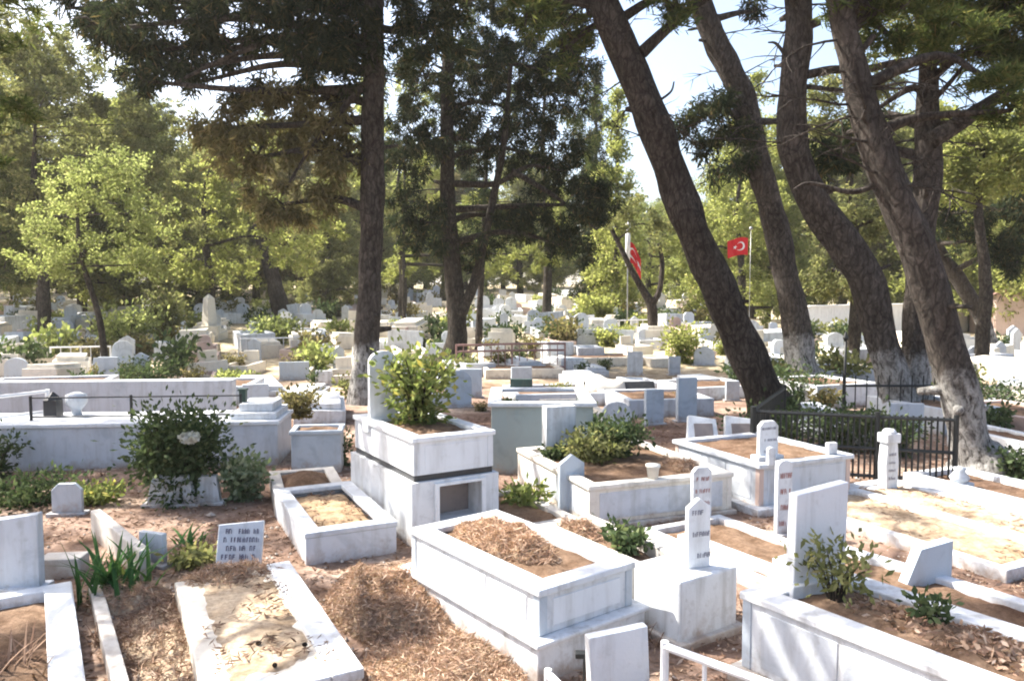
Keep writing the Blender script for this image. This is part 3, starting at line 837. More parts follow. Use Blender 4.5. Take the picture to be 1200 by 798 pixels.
def heap(name, label, pos, X, Y, h, mat, n=5000, rz=0., ln=.07, core='sand', cat='pile', wd=1.):
    """lumpy heap of dead needles and twigs"""
    t = thing(name, label, cat, pos, rz)
    sd = random.uniform(0, 50)
    def hh(x, y):
        e = max(0, 1 - x * x - y * y)
        return h * (e ** .75) * (.75 + .55 * noise.noise((x * 2.4 + sd, y * 2.4, 0)) + .2 * noise.noise((x * 6 + sd, y * 6, 3)))
    N = 26
    v, f = [], []
    for j in range(N + 1):
        for i in range(N + 1):
            x, y = i / N * 2 - 1, j / N * 2 - 1
            k = max(abs(x), abs(y)) / max(1e-6, math.hypot(x, y)); x, y = x * k, y * k
            v.append((x * X, y * Y, hh(x, y) - .02))
    f = [(j * (N + 1) + i, j * (N + 1) + i + 1, (j + 1) * (N + 1) + i + 1, (j + 1) * (N + 1) + i) for j in range(N) for i in range(N)]
    m = MB(); m.v, m.f = v, f
    part('mound', m, M[core], t, 0, True)
    an = RNG.random(n) * 2 * math.pi; q = RNG.random(n) ** .55
    x, y = q * np.cos(an), q * np.sin(an)
    z = np.array([hh(a, b) for a, b in zip(x, y)]) + RNG.normal(size=n) * .018
    a = RNG.normal(size=(n, 3)); a[:, 2] *= .55
    link('needles', leaf_mesh('needles', np.stack([x * X, y * Y, z], 1), a, ln * RNG.uniform(.5, 1.3, n), RNG.uniform(.002, .0055, n) * wd, mat), t)
    return t

heap('needle_heap', 'big sunlit heap of dead brown pine needles on the ground beside the two tier tomb', P(455, 715), .48, .78, .33, M['needle'], 16000, .5, .042)
heap('needle_heap', 'low spread of dead needles at the bottom edge before the big heap', P(520, 790), .5, .85, .13, M['needle'], 11000, .5, .042)
heap('needle_heap', 'tuft of orange brown dead brush lying on top of the two tier tomb', local(T1, -.02, .12, .55), .27, .60, .20, M['needle'], 7000, T1[1], .055)
heap('leaf_heap', 'brown dead leaves filling the planter of the right foreground tomb', local(T3, .05, -.2, .53), .25, .85, .09, M['needle'], 2400, T3[1], .032, 'soil', 'pile', 3.2)
heap('needle_heap', 'dry brown weeds piled between the concrete kerbs behind the two tier tomb', local(T2, -.05, .62, .36), .22, .34, .16, M['needle'], 1800, T2[1])
heap('needle_heap', 'dry yellowish brush on the front corner of the double planter', local(T5, .62, -.5, .44), .22, .3, .10, M['needle'], 1200, T5[1])
heap('needle_heap', 'dry stalks and straw at the foot of the lettered plaque', P(300, 688), .4, .3, .10, M['litter'], 1500, 0)

shrub('yellowing_bush', 'tall yellow green bush with large leaves growing out of the double decker tomb', local(T6, .02, .08, 1.08), .95, .88, M['yel'], 1700, .05, .024, 13, top=.8, dens=9)
shrub('flowering_bush', 'large dark round bush with one white flower cluster before the long low wall', P(212, 588), 1.02, 1.25, M['shrub'], 8500, .042, .022, 20, top=.25, dens=12)
t = shrub('pale_bush', 'pale variegated bush right of the large dark flowering bush', P(287, 585), .55, .70, M['pale'], 1300, .05, .028, 9)
fl = leaf_mesh('flower_cluster', ball(160) * np.array([.13, .10, .07]), RNG.normal(size=(160, 3)), .035, .026, M['petal'])
o = link('flower_cluster', fl, None, 0, D(222, 512, P(212, 588).y - .46)); tag(o, 'white flower cluster on the large dark bush', 'flowers')
shrub('yellow_green_weeds', 'sunlit yellow green weeds by the stone panels and the gabled headstone', P(614, 600), .55, .42, M['yel'], 520, .06, .022, 9, 'plant')
shrub('planter_bush', 'dense dark green bush on the right in the double planter', local(T5, .12, .28, .42), .75, .62, M['shrub'], 2200, .04, .02, 12)
shrub('planter_bush', 'lower green bush in the middle of the double planter', local(T5, -.30, .12, .42), .70, .50, M['olive'], 1500, .04, .02, 10)
shrub('planter_bush', 'small dark clump at the back left of the double planter', local(T5, -.60, .5, .42), .40, .26, M['shrub'], 600, .04, .02, 8)
shrub('small_bush', 'small leafy bush growing against the slim pointed headstone', local(T2, -.02, .02, .36), .34, .36, M['shrub'], 480, .04, .022, 7)
shrub('leafy_twigs', 'loose reddish green leafy twigs in front of the right foreground headstone', local(T3, -.02, .60, .52), .58, .52, M['olive'], 420, .035, .014, 9, 'plant', top=.5, bare=.35)
shrub('leafy_twigs', 'green seedling in the brown leaves before the dark trapezoid headstone', local(T3, .12, .05, .55), .30, .26, M['shrub'], 150, .035, .016, 6, 'plant', bare=.3)
blades('iris_clump', 'clump of green sword leaves in the litter beside the slanting kerb', P(132, 700), 58, .64, M['iris'], .34, .02)
heap('needle_heap', 'dead brown stalks round the base of the sword leaf clump', P(150, 706), .34, .28, .17, M['needle'], 1500, 0)
blades('grass_tuft', 'straw coloured grass tuft at the bottom left corner', P(6, 800), 40, .40, M['litter'], .28, .008)
blades('green_weed', 'green weed in the litter left of the lettered plaque', P(220, 640), 14, .26, M['iris'], .2, .02)
for i, (px, py, ww, hh, m, lab) in enumerate([(35, 590, 1.3, .45, 'shrub', 'dark low weeds at the left edge under the long low wall'), (112, 590, .7, .30, 'yel', 'sunlit yellow weeds behind the small blue grey headstone'),
        (-5, 560, .7, .75, 'shrub', 'dark bush at the left edge touching the long low wall'), (395, 545, .55, .55, 'shrub', 'dark green bush between the grey trough and the double decker tomb'),
        (230, 665, .5, .22, 'olive', 'low green weeds in the brown litter above the lettered plaque')]):
    p = P(px, py); shrub('weeds', lab, p, ww, hh, M[m], int(900 * ww), .045, .02, 10, 'weeds', top=.3)
shrub('brown_bush', 'reddish brown dry bush above the boxy grey trough', P(345, 527) + Vector((0, .3, .5)), .75, .62, M['dry'], 900, .05, .022, 9)
t = thing('flower_pot', 'small pale flower pot standing on the rim of the double planter', 'pot', local(T5, -.1, -T5[3] / 2 + .08, .50))
part('pot', MB().lathe([(.055, 0), (.075, .13), (.085, .135), (.085, .16)], 14), M['pot'], t, 0, True)

# ------------------------------------------------------------------ middle distance
# grey green stone enclosure behind the double decker tomb
a, b = P(576, 556), P(690, 548); ang = 0.
t = thing('stone_enclosure', 'grey green marble grave enclosure with pale flat coping behind the double planter', 'tomb', a, ang)
Wd = 1.45; h = .98
part('front_wall', MB().box(0, Wd, 0, .10, -.05, h), M['teal'], t, .008)
part('side_wall', MB().box(0, .10, .102, 1.7, -.05, h), M['teal'], t, .008); part('side_wall', MB().box(Wd - .10, Wd, .102, 1.7, -.05, h), M['teal'], t, .008)
part('coping', MB().ring(Wd / 2 + .05, .92, Wd / 2 - .14, .72, h + .002, h + .06), M['grey'], t, .01).location = (Wd / 2, .86, 0)
soil(t, Wd / 2 - .1, .7, h - .15).location = (Wd / 2, .87, 0)
hp('white horseshoe arched headstone with a portrait oval behind the planter bushes', 722, 512, 36, 42, 'arch', 'white', 0, .15, th=.08)
for px, py, ww, hh, sh, m, lab in [
    (766, 498, 22, 42, 'square', 'blue', 'pale blue narrow headstone left of the taller blue one'), (804, 494, 24, 52, 'square', 'blue', 'taller pale blue headstone just left of the slanted inset stones'),
    (537, 478, 30, 44, 'arch', 'blue', 'blue grey rounded headstone right of the yellowing bush'), (552, 466, 26, 34, 'square', 'blue', 'small tilted blue grey headstone behind the rounded one'),
    (611, 470, 26, 26, 'square', 'darkst', 'dark green granite headstone behind the grey green enclosure'), (611, 452, 24, 22, 'square', 'blue', 'pale headstone rising behind the dark green granite one'),
    (744, 440, 18, 28, 'square', 'white', 'white upright headstone in the middle distance beyond the dark plaques'), (858, 470, 16, 24, 'square', 'blue', 'small blue grey marker left of the leaning trunk'),
    (825, 428, 24, 22, 'arch', 'grey', 'grey arched headstone left of the leaning trunk in the distance'), (790, 440, 14, 22, 'square', 'grey', 'thin grey headstone in the shade beyond the blue ones'),
    (20, 445, 26, 26, 'arch', 'blue', 'blue shaded arched headstone at far left above the white railing'), (128, 452, 22, 34, 'square', 'blue', 'blue shaded headstone at the foot of the thin sapling'),
    (300, 478, 28, 28, 'square', 'blue', 'shaded blue grey headstone right of the dark green post'), (345, 446, 32, 22, 'square', 'blue', 'broad low blue headstone above the reddish brown bush'),
    (380, 452, 20, 18, 'square', 'white', 'bright small headstone beside the straight trunk'), (985, 430, 28, 18, 'square', 'white', 'low wide white headstone under the far white wall'),
    (1085, 452, 26, 26, 'trap', 'blue', 'pale blue headstone between the right hand trunks'), (1060, 512, 40, 40, 'square', 'grey', 'grey stone slab end between the curved trunk and the thick pine')]:
    hp(lab, px, py, ww, hh, sh, m, 0, random.uniform(-.1, .4), th=.10)
# pale rough boulder and two dark plaques
p = G(705, 466)
t = thing('pale_boulder', 'pale sunlit boulder like stone left of the dark plaques', 'boulder', p)
m = MB(); v = []
bmv = catmull([(0, .62, 0), (.12, .66, 0), (.36, .56, 0), (.50, .3, 0), (.54, .0, 0)], 3)
m.lathe([(max(.01, r_), z_) for z_, r_, _ in bmv], 18)
m.v = [(x * 1.1 + .16 * noise.noise((x * 2, y * 2, z * 2)), y * .8 + .14 * noise.noise((x * 2, y * 2, 5 + z)), z + .12 * noise.noise((x * 2.3, y * 2.3, 9))) for x, y, z in m.v]
part('boulder', m, M['cream'], t, 0, True)
for i, (px, lab) in enumerate([(706, 'dark sloping plaque resting against the pale boulder'), (750, 'right of the two dark sloping plaques beyond the grey green enclosure')]):
    p = G(px, 469); t = thing('sloping_plaque', lab, 'plaque', p, .1)
    o = part('plaque', MB().box(-.42, .42, -.05, .03, 0, .50), M['black'], t); o.rotation_euler = (R(-38), 0, 0)
    part('rest', MB().prism([(-.5, 0), (.5, 0), (.45, .16), (-.45, .16)], .05, .42), M['grey'], t)
# low kerb graves in the middle distance
for px, py, ww, L_, hh, m, lab in [
    (650, 470, 110, 1.9, .3, 'grey', 'grey kerb grave in shade behind the grey green enclosure'), (770, 480, 100, 1.8, .35, 'grey', 'low shaded kerb grave behind the blue headstones'),
    (830, 462, 90, 1.8, .3, 'white', 'pale kerb grave at the left foot of the leaning trunk'), (610, 440, 90, 2., .3, 'cream', 'sunlit cream kerb grave behind the dark red railing'),
    (700, 425, 90, 2., .25, 'cream', 'far sunlit kerb grave with straw coloured earth'), (960, 470, 90, 1.9, .5, 'white', 'white box grave behind the black iron fence'),
    (970, 446, 110, 2., .4, 'grey', 'grey low box grave under the limewashed trunk'), (1090, 500, 80, 2., .5, 'grey', 'grey box grave between the two right hand pines'),
    (1190, 500, 110, 2.1, .35, 'pink', 'reddish kerb grave at the right edge'), (1185, 535, 60, 1.8, .35, 'white', 'white low grave end at the right edge beside the thickest pine'),
    (60, 470, 130, 1.9, .5, 'grey', 'grey box grave behind the white railing on the left'), (250, 470, 100, 1.9, .45, 'grey', 'grey box grave behind the thin iron railing'),
    (495, 470, 80, 1.9, .3, 'white', 'white kerb grave hidden behind the tall arch headstone')]:
    p = G(px, py); W = ww * p.y / F
    t = thing('kerbed_grave', lab, 'grave', p, random.uniform(.1, .35))
    part('kerb', MB().ring(W / 2, L_ / 2, W / 2 - .14, L_ / 2 - .14, -.1, hh), M[m], t, .012)
    soil(t, W / 2 - .13, L_ / 2 - .13, hh - .06)
# iron fences
fence('iron_fence', 'black iron grave fence with close upright bars behind the pink pilastered planter', [P(882, 556), P(1026, 566), P(1118, 572)], .95, 'iron', .035, .024, .015, .07, rails=(.96, .5, .1))
fence('iron_fence', 'black iron fence side running back from the leaning trunk', [P(882, 556) + Vector((0, .05, 0)), P(918, 515)], .95, 'iron', .035, .022, .013, .11, rails=(.96, .5, .1))
fence('iron_fence', 'tall black iron fence post and rails behind the black fence by the limewashed trunk', [P(988, 500), P(1120, 500)], 1.0, 'iron', .035, .022, .012, .2, rails=(.8, .3))
fence('red_railing', 'dull reddish railing with thin bars in the middle distance', [G(535, 440), G(600, 438), G(662, 437)], .95, 'rust', .03, .035, .014, .22, rails=(1., .78, .2))
t = thing('lamp_post', 'thin dark post with a spearhead behind the limewashed trunk', 'post', P(989, 474))
part('shaft', MB().tube([(0, 0, -.1), (0, 0, 1.5)], [.035, .03], 8), M['iron'], t, 0, True); part('spearhead', MB().lathe([(.05, 1.5), (.07, 1.56), (.005, 1.72)], 8), M['iron'], t, 0)
for px, py, ww, hh, m, lab in [(940, 475, 1.3, 1.0, 'shrub', 'dark shrub at the foot of the limewashed trunk'), (1170, 480, 1.5, .75, 'shrub', 'dark clipped shrub at the right edge'),
        (1190, 560, .7, .45, 'shrub', 'dark low shrub at the lower right edge'), (1080, 470, .6, .5, 'yel', 'sunlit yellow green plant between the right hand trunks'),
        (1130, 470, .9, .6, 'olive', 'olive shrub right of the thickest pine'), (660, 404, 2., 1., 'shrub', 'dark shrubs beyond the dull red railing'), (590, 402, 1.8, .8, 'shrub', 'dark low shrub at the foot of the forked cedar'),
        (150, 415, 2.4, 1.9, 'sap', 'bright light green shrub behind the thin sapling'), (195, 405, 1.6, 2.4, 'olive', 'pointed pale olive shrub right of the bright one'),
        (275, 452, 1., .5, 'sap', 'light green plant above the dark green post'), (180, 450, 2.2, .8, 'shrub', 'shaded dark shrub row behind the grey low wall'), (735, 385, 1.2, .9, 'shrub', 'round dark shrub on the far sunny slope'),
        (700, 378, 2., 1.6, 'lime', 'yellow green shrub on the far sunny slope'), (800, 425, 1.6, 1.4, 'lime', 'yellow green bush left of the leaning trunk in the distance'), (325, 402, 2., 1.2, 'sap', 'light green shrubs in front of the leaning far trunk'),
        (380, 345, 4.5, 2.2, 'shrub', 'dark evergreen mass left of the straight trunk')]:
    p = G(px, py); k = p.y / 20
    shrub('shrub', lab, p, ww, hh, M[m], int(700 * max(1, ww * hh)), .06 * max(.8, k), .03 * max(.8, k), 12, top=.3)
# pale obelisk
p = G(246, 400); t = thing('obelisk', 'pale tapering obelisk on the sunny slope at left', 'monument', p, .2)
k = p.y / F
part('shaft', MB().lathe([(9 * k, 18 * k), (6.5 * k, 50 * k), (.5 * k, 55 * k)], 4), M['cream'], t, .01)
part('pedestal', MB().box(-11 * k, 11 * k, -11 * k, 11 * k, -.1, 18 * k), M['cream'], t, .01)
# white wall at the right back
a, b = Vector((14.3, 37, 0)), Vector((37, 56, 0)); ang = math.atan2((b - a).y, (b - a).x); Lh = (b - a).length
t = thing('white_wall', 'long white plastered perimeter wall behind the right hand pines', 'wall', a, ang)
part('wall', MB().box(0, Lh, 0, .3, -.5, 1.9), M['plaster'], t, .02); part('coping', MB().box(-.05, Lh + .05, -.06, .36, 1.9, 1.98), M['plaster'], t, .01)
p = G(1172, 400); p = Vector((31.2, 47, 0))
t = thing('brick_house', 'small pinkish house with tiled roof beyond the wall at the right edge', 'house', p, -.2)
part('wall', MB().box(-2.2, 2.2, -2, 2, -.3, 2.5), M['pink'], t, .02)
part('roof', MB().prism([(-2.5, 2.5), (2.5, 2.5), (0, 3.6)], -2.3, 2.3), M['rust'], t, .02)
part('chimney', MB().box(.8, 1.3, -.3, .2, 2.9, 4.2), M['pink'], t, .02)
part('window', MB().box(-.5, .5, -2.03, -1.97, .9, 1.9), M['black'], t, .0)

# ------------------------------------------------------------------ far graves: one of each kind, then copies
KITS = {}
def grave_kit(sh, m, w_, h, kerb):
    key = (sh, m)
    if key in KITS: return KITS[key]
    mb = MB()
    if sh == 'low': mb.box(-.5, .5, -1.9, .1, -.3, .42); mb.box(-.4, .4, -1.8, 0., .421, .55)
    elif sh == 'low2': mb.ring(.55, 1., .40, .85, -.3, .5); mb.v = [(x, y - .9, z) for x, y, z in mb.v]; mb.box(-.41, .41, -1.76, -.04, .0, .4)
    else: mb.prism(outline(sh, w_, h), -.06, .06)
    if sh.startswith('low'): kerb = False
    if kerb: mb.ring(.48, .95, .36, .83, -.15, .3); mb.v[-16:] = [(x, y - .95, z) for x, y, z in mb.v[-16:]]
    me = mb.mesh('headstone', M[m]); KITS[key] = me
    return me
SPOT = []
def far(xr, yr, n, kinds, where, gap=1.15):
    k = 0; tries = 0
    while k < n and tries < n * 40:
        tries += 1
        y = random.uniform(*yr); fx = random.uniform(*xr); x = (fx - 600) / F * y
        y = round(y / 2.1) * 2.1 + random.uniform(-.25, .25)
        if any(abs(x - a) < gap and abs(y - b) < 1.5 for a, b in SPOT): continue
        SPOT.append((x, y))
        sh, m, w_, h, kerb, words = kinds[k % len(kinds)]
        o = link('gravestone', grave_kit(sh, m, w_, h, kerb), None, .012, (x, y, hz(x, y)))
        s = random.uniform(.8, 1.25); o.scale = (s, s, s * random.uniform(.85, 1.2)); o.rotation_euler = (random.gauss(0, .05), random.gauss(0, .05), random.uniform(-.1, .5))
        tag(o, f'{words} {where}', 'gravestone', f'{words} {where}')
        k += 1
KK = [('arch', 'white', .55, .78, True, 'small white arched gravestone'), ('low', 'cream', .6, .4, True, 'low cream box grave'), ('square', 'cream', .5, .62, True, 'small cream square gravestone'), ('low2', 'white', .6, .45, True, 'low white box grave'),
      ('point', 'grey', .42, .85, False, 'small grey gabled gravestone'), ('clip', 'clean', .5, .72, True, 'small white gravestone with cut corners'), ('round', 'pink', .5, .6, True, 'small pinkish rounded gravestone')]
for o in list(S.objects):
    if o.parent is None and o.get('category') in ('grave', 'headstone', 'tomb', 'wall', 'plaque', 'boulder') and 12 < o.location.y < 34: SPOT.append((o.location.x, o.location.y))
far((-30, 430), (23, 52), 125, KK, 'on the sunny slope left of the straight trunk')
far((440, 830), (29, 62), 120, KK, 'on the sunny slope behind the forked cedar')
far((860, 1210), (22, 36), 40, KK, 'in front of the white wall at right')



# small plants among the far graves: two meshes, copied
def plants(xr, yr, n, mats, where, big=1.7):
    src = []
    for m, w_ in mats:
        p = Vector((0, 0, -50)); src.append((shrub('grave_plant', 'x', p, .9, .7, M[m], 420, .075, .04, 8, 'plant', top=.4), w_))
    for i in range(n):
        y = random.uniform(*yr); x = (random.uniform(*xr) - 600) / F * y
        sr, w_ = src[i % len(src)]
        if i < len(src): r = sr
        else:
            r = sr.copy(); COL.objects.link(r)
            for ch in list(sr.children):
                c = ch.copy(); COL.objects.link(c); c.parent = r
        s = random.uniform(.35 * big, big); r.location = (x, y, hz(x, y)); r.scale = (s, s, s * random.uniform(.7, 1.2)); r.rotation_euler = (0, 0, random.uniform(0, 6))
        r['label'] = f'{w_} {where}'; r['group'] = f'{w_} {where}'
plants((-30, 430), (24, 55), 72, [('sap', 'small light green plant'), ('shrub', 'small dark green plant'), ('dry', 'small brownish plant')], 'among graves on the left slope')
plants((450, 860), (28, 62), 66, [('lime', 'small yellow green plant'), ('shrub', 'small dark green plant'), ('dry', 'small brownish plant')], 'among graves behind the forked cedar')
plants((870, 1200), (20, 36), 26, [('olive', 'small olive plant'), ('shrub', 'small dark green plant')], 'among graves before the white wall')

def cone(label, p, rz):
    t = thing('pine_cone', label, 'pine cone', p, rz)
    m = MB(); prof = [(.002, 0)]
    for k in range(6):
        r_ = .034 * math.sin(math.pi * (k + 1) / 7.5) + .006; prof += [(r_, .015 * k + .004), (r_ * .72, .015 * k + .014)]
    prof.append((.002, .1)); m.lathe(prof, 9); m.v = [(z - .05, x, y + .03) for x, y, z in m.v]
    m.v = [(x * .42, y * .42, z * .42) for x, y, z in m.v]
    part('cone', m, M['barkA'], t, 0)
cone('pine cone lying on the left side of the flat sunlit slab', P(303, 755, .16), .5)
cone('pine cone lying near the front edge of the flat sunlit slab', P(322, 781, .16), 1.9)
cone('pine cone lying on the slab toward the needle heap', P(357, 757, .16), 2.8)


heap('needle_heap', 'brown litter banked along the left edge of the flat sunlit slab', ts.location + Vector((-.66, -.1, -.04)), .34, 1.2, .15, M['litter'], 3600, ts.rotation_euler.z, .05)
heap('needle_heap', 'brown litter covering the head of the flat sunlit slab under the lettered plaque', ts.location + Vector((-.55, .95, .10)), .42, .30, .12, M['needle'], 2600, ts.rotation_euler.z, .05)
for px, py, ww, hh, lab in [(930, 545, 1.5, .75, 'dark shrub filling the left end of the black iron fence'), (1010, 540, 1.5, .8, 'dark shrub inside the black iron fence near the carved post'), (1075, 545, 1.1, .6, 'dark shrub inside the right end of the black iron fence'), (690, 545, .8, .7, 'dark weeds in the gap beside the grey green enclosure')]:
    shrub('shrub', lab, P(px, py) + Vector((0, .9, 0)), ww, hh, M['shrub'], 1500, .05, .024, 12, top=.5)
for i, (px, py, lab) in enumerate([(60, 432, 'white railing far left on the sunny slope'), (280, 420, 'white railing before the far leaning trunk'), (690, 395, 'white railing on the slope right of the forked cedar')]):
    a = G(px, py); q = G(px + 70, py - 2); fence('white_railing', lab, [a, a.lerp(q, .5), q], .7, 'wpaint', .03, .025, .014, .25)


src = None
for i in range(34):
    y = random.uniform(4.6, 12); x = random.uniform(-.62, .3) * y
    if src is None: src = r = blades('grass_tuft', 'x', (x, y, hz(x, y)), 26, .2, M['litter'], .14, .005)
    else:
        r = src.copy(); COL.objects.link(r)
        for ch in src.children: c = ch.copy(); COL.objects.link(c); c.parent = r
    s_ = random.uniform(.5, 1.2); r.location = (x, y, hz(x, y)); r.scale = (s_, s_, s_); r.rotation_euler = (0, 0, random.uniform(0, 6))
    r['label'] = 'short straw coloured grass tuft in the dry ground between the near graves'; r['group'] = 'dry grass tufts between the near graves'


# more low graves and bushes in the middle distance
def low(xr, yr, n, where):
    k = t_ = 0
    kinds = [('low', 'white', 'plain low white box grave'), ('low2', 'grey', 'open grey kerb box grave'), ('low', 'grey', 'plain low grey box grave'), ('low2', 'cream', 'open cream kerb box grave')]
    while k < n and t_ < 2000:
        t_ += 1
        y = random.uniform(*yr); x = (random.uniform(*xr) - 600) / F * y
        if any(abs(x - a) < 1.5 and abs(y - b) < 1.7 for a, b in SPOT): continue
        SPOT.append((x, y)); sh, m, words = kinds[k % 4]
        o = link('box_grave', grave_kit(sh, m, .6, .4, False), None, .012, (x, y, hz(x, y) - .08)); s = random.uniform(.75, 1.)
        o.scale = (s, s, s * random.uniform(.6, 1.)); o.rotation_euler = (random.gauss(0, .03), random.gauss(0, .03), random.uniform(0, .5))
        tag(o, f'{words} {where}', 'grave', f'{words} {where}'); k += 1
low((-20, 420), (16.5, 24), 14, 'between the long tomb and the sunny slope')
low((450, 860), (16, 29), 24, 'in the shade between enclosure and forked cedar')
low((930, 1190), (13.5, 22), 10, 'among the right hand trunks')
plants((-20, 420), (17, 25), 16, [('shrub', 'dark leafy plant'), ('olive', 'dusty olive plant'), ('dry', 'dead brown plant')], 'among graves behind the long tomb', 1.1)
plants((460, 870), (16, 28), 20, [('shrub', 'dark leafy plant'), ('olive', 'dusty olive plant'), ('dry', 'dead brown plant')], 'among graves behind the enclosure', .95)
plants((900, 1190), (13, 21), 12, [('shrub', 'dark leafy plant'), ('dry', 'dead brown plant')], 'among the right hand trunks', 1.)
# ------------------------------------------------------------------ trees
def up(rows, d, top, bend=0., r1=.3):
    """trunk rows of the photo carried on above its upper edge to the height top"""
    r = tp(d, rows)
    x, y, z, rr = r[-1]
    x0, _, z0, _ = r[-2]
    s = (x - x0) / max(.1, z - z0) * .8
    k = 3
    for i in range(1, k + 1):
        zz = z + (top - z) * i / k
        r.append((x + s * (zz - z) + bend * i, y + .15 * i, zz, rr * (1 - i / k) + .05 * i / k))
    return r
def base_of(rows, d):
    p = D(rows[0][0], rows[0][1], d); p.z = hz(p.x, p.y); return p
def ptree(name, label, d, rows, top, blobs, kind, mat, bk, **kw):
    b = base_of(rows, d); tr = up(rows, d, top, kw.pop('bend', 0.))
    tr = [(b.x, b.y, b.z - .25, tr[0][3] * 1.75), (b.x + (tr[0][0] - b.x), b.y, b.z + .12, tr[0][3] * 1.32)] + [q for q in tr[1:]]
    return tree(name, label, tuple(b), tr, blobs, kind, mat, bk, **kw)

# A: straight tall pine, left of centre
ptree('pine_tree', 'tall straight pine with patchy limewash low on its trunk, left of centre', 18, [(428, 470, 36), (430, 400, 34), (435, 280, 32), (437, 140, 31), (437, 0, 29)], 15.5,
      bl(18, k=1.35, rows=[(330, 20, 110, 40, 46), (220, 30, 90, 35, 34), (150, 20, 60, 35, 16), (390, 60, 60, 40, 22), (500, 40, 60, 45, 22), (380, -60, 130, 50, 46), (500, -70, 130, 60, 40), (260, -60, 120, 45, 34), (430, -180, 160, 80, 44), (280, -140, 120, 50, 30), (200, -200, 110, 50, 26), (560, -160, 90, 50, 20),
              (200, 85, 40, 22, 7), (290, 110, 40, 22, 9), (430, -280, 110, 60, 30), (330, -190, 110, 50, 26), (560, -60, 60, 40, 12), (620, -30, 40, 30, 7), (250, 60, 45, 22, 8), (180, 60, 40, 25, 9), (120, 35, 45, 25, 10), (85, 10, 40, 20, 8), (165, 95, 30, 16, 5), (240, 95, 30, 16, 5)]), 'cedar', M['cedar'], M['barkW'], twigs=26, more=[(bl(18.5, [(350, 130, 60, 45, 22), (300, 185, 50, 40, 14), (390, 190, 40, 60, 18), (330, 240, 50, 30, 10), (260, 150, 40, 30, 9)]), 'dry', M['dry'])],
      extra=[tp(17.8, [(437, 60, 14), (360, 40, 10), (280, 62, 7), (200, 100, 4)]), tp(17.8, [(438, 90, 12), (400, 130, 8), (360, 180, 5), (330, 230, 3)])])
# B: forked dark cedar
ptree('cedar_tree', 'dark spreading cedar with a forked trunk behind the red railing', 26, [(533, 437, 34), (536, 400, 30), (534, 350, 26), (526, 260, 22), (524, 140, 18), (526, 40, 14)], 13.,
      bl(26, k=2.6, rows=[(500, 90, 60, 50, 24), (590, 60, 60, 55, 28), (660, 90, 50, 50, 20), (480, 180, 45, 50, 18), (560, 170, 55, 45, 20), (640, 190, 50, 45, 22), (690, 240, 38, 32, 16), (610, 265, 60, 32, 18), (540, 290, 50, 30, 12), (490, 260, 40, 35, 12), (670, 290, 40, 22, 8),
              (560, -20, 110, 45, 30), (640, 10, 50, 30, 12), (600, 130, 70, 30, 16), (570, -100, 80, 50, 18)]), 'cedar', M['cedar'], M['barkG'], twigs=26,
      extra=[tp(25.8, [(540, 370, 16), (556, 330, 14), (570, 270, 11), (590, 170, 9), (600, 60, 5)]), tp(25.8, [(530, 215, 10), (580, 215, 8), (620, 195, 5), (660, 200, 3)]), tp(25.6, [(600, 200, 8), (650, 230, 6), (700, 270, 3)])])
# D: long leaning trunk
ptree('pine_tree', 'dark pine with a long bare trunk leaning to the left, right of centre', 15.9, [(906, 492, 62), (893, 455, 54), (868, 400, 50), (838, 330, 48), (800, 240, 46), (768, 150, 44), (738, 75, 42), (706, 0, 40)], 13.,
      bl(16, [(690, 20, 40, 30, 6), (790, 10, 40, 20, 5), (660, 60, 30, 25, 4), (640, -60, 110, 50, 30), (740, -70, 90, 45, 24), (620, 20, 40, 25, 6), (560, -130, 120, 60, 26), (700, -170, 120, 60, 26)]), 'pine', M['pine'], M['barkA'], twigs=26,
      extra=[tp(15.8, [(752, 62, 18), (775, 40, 15), (805, 14, 13), (850, -20, 10), (880, -60, 7)]), tp(15.8, [(770, 120, 4), (786, 108, 3), (790, 96, 2)])])
# E: second leaning pine with a white base
ptree('pine_tree', 'leaning pine with a broad limewashed base between the two dark trunks', 21.5, [(944, 458, 46), (940, 430, 42), (934, 390, 37), (920, 320, 36), (905, 250, 35), (888, 190, 34), (868, 110, 34), (840, 50, 33), (820, 0, 32)], 15.,
      bl(21.5, [(850, 125, 26, 14, 5), (822, 138, 20, 12, 3), (858, 160, 30, 13, 5), (828, 172, 24, 11, 4), (805, 150, 14, 10, 2), (868, 190, 22, 12, 4), (842, 205, 18, 10, 2), (760, -50, 100, 40, 24), (860, -90, 100, 40, 24), (950, -60, 60, 40, 14), (800, -160, 120, 60, 24), (884, 14, 12, 8, 2)]), 'cedar', M['cedar'], M['barkW'], twigs=26,
      extra=[tp(21.4, [(874, 128, 12), (890, 142, 10), (925, 142, 7), (950, 150, 4)]), tp(21.3, [(892, 190, 10), (870, 200, 7), (835, 205, 4)])])
# F: curved trunk
ptree('pine_tree', 'pine with a trunk that bends in an S, its foot behind the carved post', 15.2, [(1062, 497, 48), (1050, 455, 44), (1032, 390, 43), (1015, 330, 46), (985, 280, 46), (950, 230, 44), (930, 170, 40), (930, 100, 37), (936, 40, 36), (936, -10, 35)], 14.,
      bl(15.4, [(960, -30, 50, 25, 9), (905, -25, 40, 20, 5), (960, -80, 90, 40, 22), (880, -120, 90, 40, 18), (1040, -140, 90, 45, 18)]), 'pine', M['pine'], M['barkW'], twigs=26,
      extra=[tp(15.1, [(945, 88, 12), (975, 82, 11), (1010, 82, 10), (1060, 72, 9), (1100, 74, 8), (1160, 58, 5)]), tp(15.1, [(946, 102, 7), (990, 106, 5), (1030, 100, 3)]), tp(15.1, [(924, 70, 6), (910, 52, 4), (900, 50, 2)])])
